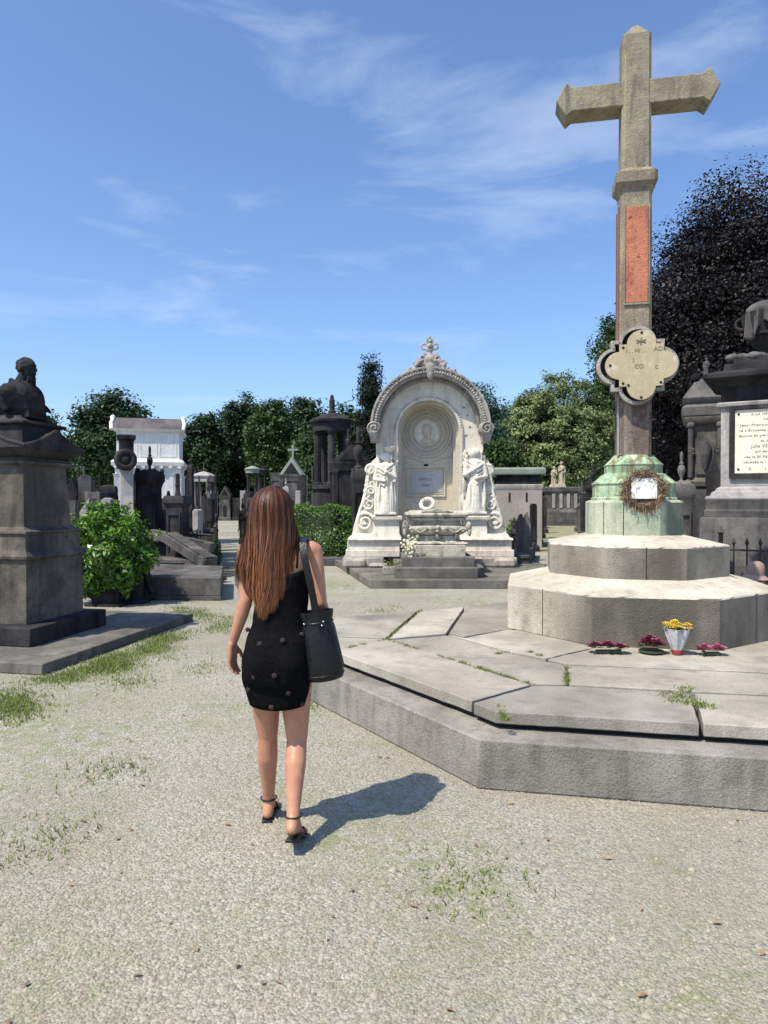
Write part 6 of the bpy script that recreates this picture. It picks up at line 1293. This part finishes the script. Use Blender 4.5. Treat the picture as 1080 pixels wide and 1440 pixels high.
# ---------------------------------------------------------------- trees
def tree(name, label, u, d, vtop, w_px, mat, zb=None, ncl=150, per=42, size=.26, crad=.5, lobes=7, group=None, rz_=None, seed=0, squash=1.0, trunk_r=.28, shape='round', leafasp=.6, ydepth=1.0, inner=.25):
    global rng; rng = np.random.default_rng(100 + seed)
    top_ = ZV(vtop, d); zb = zb if zb is not None else max(1.2, top_ * .18); w = W_(w_px, d) / 2; hh = (top_ - zb) / 2; zc = zb + hh
    t = thing(name, label, 'tree', px_loc(u, d), 0, group)
    mb = MB(); mb.tube([(0, 0, -.05), (.03 * w, 0, zb * .5), (-.02 * w, .05, zb + hh * .6), (.03 * w, 0, zc + hh * .5)], [trunk_r * 1.25, trunk_r, trunk_r * .65, trunk_r * .15], 10)
    trunk = part('trunk', mb, 'bark', t)
    mb = MB()
    for k in range(8):
        a = 2 * PI * k / 8 + rng.uniform(-.3, .3); z = zb * .8 + hh * .25 * (k % 3); mb.tube([(0, 0, z), (w * .35 * math.cos(a), w * .35 * math.sin(a), z + hh * .35), (w * .75 * math.cos(a), w * .75 * math.sin(a), z + hh * .75)], [trunk_r * .42, trunk_r * .25, trunk_r * .06], 6)
    part('limb', mb, 'bark', t)
    lb = []
    if shape == 'cone':
        for k in range(lobes):
            f = k / (lobes - 1); lb.append(((rng.normal() * .05 * w, rng.normal() * .05 * w, zb + 2 * hh * (.08 + .86 * f)), (w * (1.02 - .82 * f), w * (1.02 - .82 * f), hh * .26)))
    elif shape == 'dome':
        lb.append(((0, 0, zb + hh * .92), (w * .95, w * .95, hh * 1.06)))
        for k in range(lobes): a = 2 * PI * k / lobes; lb.append(((w * .5 * math.cos(a), w * .5 * math.sin(a), zc - hh * .1 + hh * .3 * (k % 3 - 1)), (w * .48, w * .48, hh * .5)))
    else:
        lb.append(((0, 0, zc), (w * .8, w * .8 * ydepth, hh * .86)))
        for k in range(lobes):
            a = 2 * PI * k / lobes + rng.uniform(-.3, .3); e = rng.uniform(-.45, .75); q = rng.uniform(.36, .5)
            lb.append(((w * (1 - q) * 1.0 * math.cos(a) * math.cos(e), w * (1 - q) * ydepth * math.sin(a) * math.cos(e), zc + hh * (1 - q) * math.sin(e) * 1.1), (w * q, w * q, hh * q * 1.05)))
        lb.append(((rng.normal() * .1 * w, 0, zc + hh * .58), (w * .45, w * .45, hh * .42)))
    k_ = 1.0 if shape == 'x' or mat == 'f_beech' else .72
    crown('crown', lb, int(ncl * 1.1), int(per / k_ ** 2), size * k_, mat, t, crad, inner, leafasp); return t
G1 = 'trees along the far side of the cemetery'
tree('broadleaf_tree', 'wide dark green tree rising behind the white chapel', 168, 58, 552, 128, 'f_dark', .8, 330, 50, .42, .55, 8, G1, seed=1)
tree('broadleaf_tree', 'small green tree tip showing between the bust and its pedestal gable', 68, 48, 584, 34, 'f_dark', 1.2, 90, 40, .3, .35, 5, G1, seed=2)
tree('broadleaf_tree', 'dark tree just right of the white chapel, lower than its neighbours', 290, 62, 583, 62, 'f_dark', .6, 230, 48, .42, .5, 6, G1, seed=3)
tree('broadleaf_tree', 'tall dark green tree above the far end of the left path', 343, 66, 558, 76, 'f_dark', .6, 300, 50, .42, .55, 7, G1, seed=4)
tree('broadleaf_tree', 'tall mid green tree right of the one above the path end', 384, 60, 560, 66, 'f_mid', .6, 280, 50, .40, .5, 7, G1, seed=5)
tree('broadleaf_tree', 'dark green tree left of the round temple roof', 430, 66, 558, 74, 'f_dark', .6, 300, 50, .42, .55, 7, G1, seed=6)
tree('broadleaf_tree', 'lighter low tree seen between the columns of the round temple', 440, 44, 612, 66, 'f_mid', .5, 260, 45, .3, .4, 6, G1, seed=7)
tree('broadleaf_tree', 'dark tree directly behind the round temple and the dark chapel', 482, 62, 572, 76, 'f_dark', .5, 300, 50, .42, .55, 7, G1, seed=8)
tree('conifer_tree', 'dark pointed conifer left of the niche tomb arch', 521, 52, 514, 52, 'f_conifer', 1.0, 330, 46, .34, .42, 8, None, seed=9, shape='cone', leafasp=.35)
tree('broadleaf_tree', 'feathery bluish green tree tip showing right of the niche tomb', 676, 46, 538, 62, 'f_blue', 2.5, 120, 34, .34, .4, 7, G1, seed=10, leafasp=.4, inner=.1)
tree('broadleaf_tree', 'dark green tree between the niche tomb and the silvery linden', 706, 62, 570, 96, 'f_dark', .5, 330, 50, .42, .55, 8, G1, seed=11)
tree('broadleaf_tree', 'low mid green tree over the roof of the pink tomb house', 704, 42, 622, 60, 'f_mid', .4, 200, 42, .28, .36, 6, G1, seed=16)
tree('linden_tree', 'large rounded silvery green linden left of the cross shaft', 784, 57, 534, 152, 'f_light', .4, 1300, 60, .30, .36, 9, None, seed=12, inner=.2, shape='dome')
tree('broadleaf_tree', 'tall mid green tree partly behind the cross shaft, right of the linden', 875, 72, 452, 92, 'f_mid', 1.0, 520, 60, .46, .65, 9, G1, seed=13)
tree('broadleaf_tree', 'dark green tree low between the linden and the beech', 858, 62, 596, 60, 'f_dark', .3, 260, 45, .28, .4, 6, G1, seed=14)
tree('copper_beech', 'huge dark purple beech filling the upper right behind the tombs', 1046, 21, 250, 340, 'f_beech', .7, 1900, 125, .095, .36, 14, None, seed=15, trunk_r=.45, inner=.3)
for i, (u, v, w, lb) in enumerate(((60, 600, 110, 'dark tree hidden mostly behind the bust pedestal'), (240, 612, 90, 'dark low tree behind the white chapel and its right corner'), (560, 600, 90, 'dark tree hidden behind the niche tomb'), (640, 600, 90, 'second dark tree hidden behind the niche tomb arch'))):
    tree('broadleaf_tree', lb, u, 70, v, w, 'f_dark', .4, 180, 44, .45, .6, 6, G1, seed=30 + i)
tree('broadleaf_tree', 'shadowy green tree behind the dark tombs right of the cross shaft', 960, 30, 560, 190, 'f_dark', .3, 420, 50, .26, .4, 8, G1, seed=40)
# ---------------------------------------------------------------- grass, weeds, pebbles
rng = np.random.default_rng(5)
def grass(name, label, C_, n, spread, hgt, mat='f_grass', z=0, w=.004):
    V = []
    C_ = np.array(C_); idx = rng.integers(0, len(C_), n); P = C_[idx] + rng.normal(size=(n, 2)) * spread
    for p in P:
        h = hgt * rng.uniform(.4, 1.2); a = rng.uniform(0, 6.28); b = np.array([math.cos(a), math.sin(a), 0]) * w * rng.uniform(.7, 1.5); base_ = np.array([p[0], p[1], z]); lean = np.array([rng.normal() * .5, rng.normal() * .5, 1]) * h
        V.append([base_ - b, base_ + b, base_ + lean + b * .2, base_ + lean - b * .2])
    return tag(quads(name, np.array(V), mat, None), label, 'grass', None, 'stuff')
C1 = []
for u0, v0, u1, v1, n in ((90, 955, 265, 880, 60), (5, 985, 40, 1010, 12), (60, 950, 180, 935, 14), (250, 850, 330, 880, 24), (200, 905, 235, 915, 5)):
    for k in range(n):
        t_ = rng.random(); q = gnd(u0 + (u1 - u0) * t_ + rng.normal() * 8, v0 + (v1 - v0) * t_ + abs(rng.normal()) * 8); C1.append((q.x, q.y))
grass('grass', 'short green grass along the slab edge of the bust pedestal and in patches on gravel', C1, 9000, .1, .035)
C2 = []
for u, v, n in ((20, 990, 10), (10, 975, 8), (425, 985, 10), (440, 970, 6), (295, 943, 3), (180, 945, 4), (190, 960, 4), (330, 870, 5), (560, 855, 3), (520, 790, 5), (480, 800, 5), (325, 800, 6), (320, 760, 4), (160, 1090, 3), (60, 1180, 3), (640, 1250, 3)):
    for k in range(n): q = gnd(u + rng.normal() * 10, v + rng.normal() * 5); C2.append((q.x, q.y))
grass('grass', 'sparse small tufts of grass scattered over the open gravel', C2, 5000, .13, .03)
C3 = []
for (u0, v0), (u1, v1), n in (((545, 898), (592, 858), 14), ((490, 911), (545, 899), 10), ((545, 900), (745, 962), 40), ((797, 938), (798, 962), 12), ((745, 917), (762, 923), 6), ((700, 992), (712, 1012), 4), ((680, 922), (722, 916), 4)):
    for k in range(n): t_ = rng.random(); q = gnd(u0 + (u1 - u0) * t_, v0 + (v1 - v0) * t_, .40); C3.append((q.x, q.y))
grass('weeds', 'tiny green weeds and moss growing in the joints of the paved platform', C3, 3200, .012, .03, z=.385, w=.003)
C4 = [tuple(gnd(958 + rng.normal() * 12, 978 + rng.normal() * 5, .4)[:2]) for k in range(8)] + [tuple(gnd(975 + k * 5, 990 + k, .4)[:2]) for k in range(5)]
grass('weeds', 'spreading green weed growing from a joint at the front of the platform', C4, 420, .035, .022, z=.40)
def inside0(poly, x, y):
    r_ = np.zeros(len(x), bool); j = len(poly) - 1
    for i in range(len(poly)):
        xi, yi = poly[i]; xj, yj = poly[j]; c_ = ((yi > y) != (yj > y)) & (x < (xj - xi) * (y - yi) / (yj - yi + 1e-12) + xi); r_ ^= c_; j = i
    return r_
# a few dry leaves
n = 260; P = np.stack([rng.uniform(-.6, .6, n), 2 + 12 * rng.random(n), np.full(n, .008)], 1); P[:, 0] *= P[:, 1]
k_ = ~inside0(grow(outline, .2), P[:, 0], P[:, 1]) & ~inside0([(LM.x - 2.2, LM.y - 2), (LM.x + 1.5, LM.y - 2), (LM.x + 2, LM.y + 2), (LM.x - 2, LM.y + 2)], P[:, 0], P[:, 1]); P = P[k_]
tag(leaves('dry_leaves', P, np.array([0, 0, 1.]) + rng.normal(size=P.shape) * .25, .035, 'straw'), 'few small dry brown leaves lying on the open gravel', 'leaves', None, 'stuff')
# pebbles near the camera
n = 60000; d_ = 1.9 + 9.5 * rng.random(n) ** 1.25; x_ = rng.uniform(-.62, .62, n) * d_ 
def inside(poly, x, y):
    r_ = np.zeros(len(x), bool); j = len(poly) - 1
    for i in range(len(poly)):
        xi, yi = poly[i]; xj, yj = poly[j]; c_ = ((yi > y) != (yj > y)) & (x < (xj - xi) * (y - yi) / (yj - yi + 1e-12) + xi); r_ ^= c_; j = i
    return r_
k_ = ~inside(grow(outline, .14), x_, d_); sl_ = [(LM.x + x * math.cos(LT) - y * math.sin(LT), LM.y + x * math.sin(LT) + y * math.cos(LT)) for x, y in [(-1.9, -1.32), (1.31, -1.32), (1.33, 1.75), (-1.9, 1.75)]]
k_ &= ~inside(sl_, x_, d_); x_, d_ = x_[k_], d_[k_]; n = len(x_)
s = rng.uniform(.0025, .0075, n) * (1 + .08 * d_) * np.where(rng.random(n) < .03, rng.uniform(1.5, 2.8, n), 1); oc = np.array([(1, 0, 0), (0, 1, 0), (-1, 0, 0), (0, -1, 0), (.1, .1, .75)])
V = oc[None] * s[:, None, None] * rng.uniform(.6, 1.3, (n, 5, 1)); an = rng.uniform(0, 6.28, n); ca, sa = np.cos(an), np.sin(an)
X = V[:, :, 0] * ca[:, None] - V[:, :, 1] * sa[:, None]; Y = V[:, :, 0] * sa[:, None] + V[:, :, 1] * ca[:, None]; V = np.stack([X + x_[:, None], Y + d_[:, None], V[:, :, 2] + .001], 2).reshape(-1, 3)
me = bpy.data.meshes.new('pebbles'); fs = np.array([(0, 1, 4), (1, 2, 4), (2, 3, 4), (3, 0, 4)])[None] + (np.arange(n) * 5)[:, None, None]; fs = fs.reshape(-1)
me.vertices.add(len(V)); me.vertices.foreach_set('co', V.reshape(-1).astype(np.float32)); me.loops.add(len(fs)); me.loops.foreach_set('vertex_index', fs.astype(np.int32)); me.polygons.add(len(fs) // 3); me.polygons.foreach_set('loop_start', np.arange(0, len(fs), 3, dtype=np.int32)); me.update(calc_edges=True)
me.materials.append(M['pebble']); tag(link('gravel', me), 'loose pale gravel stones strewn over the ground near the camera', 'gravel', None, 'stuff')
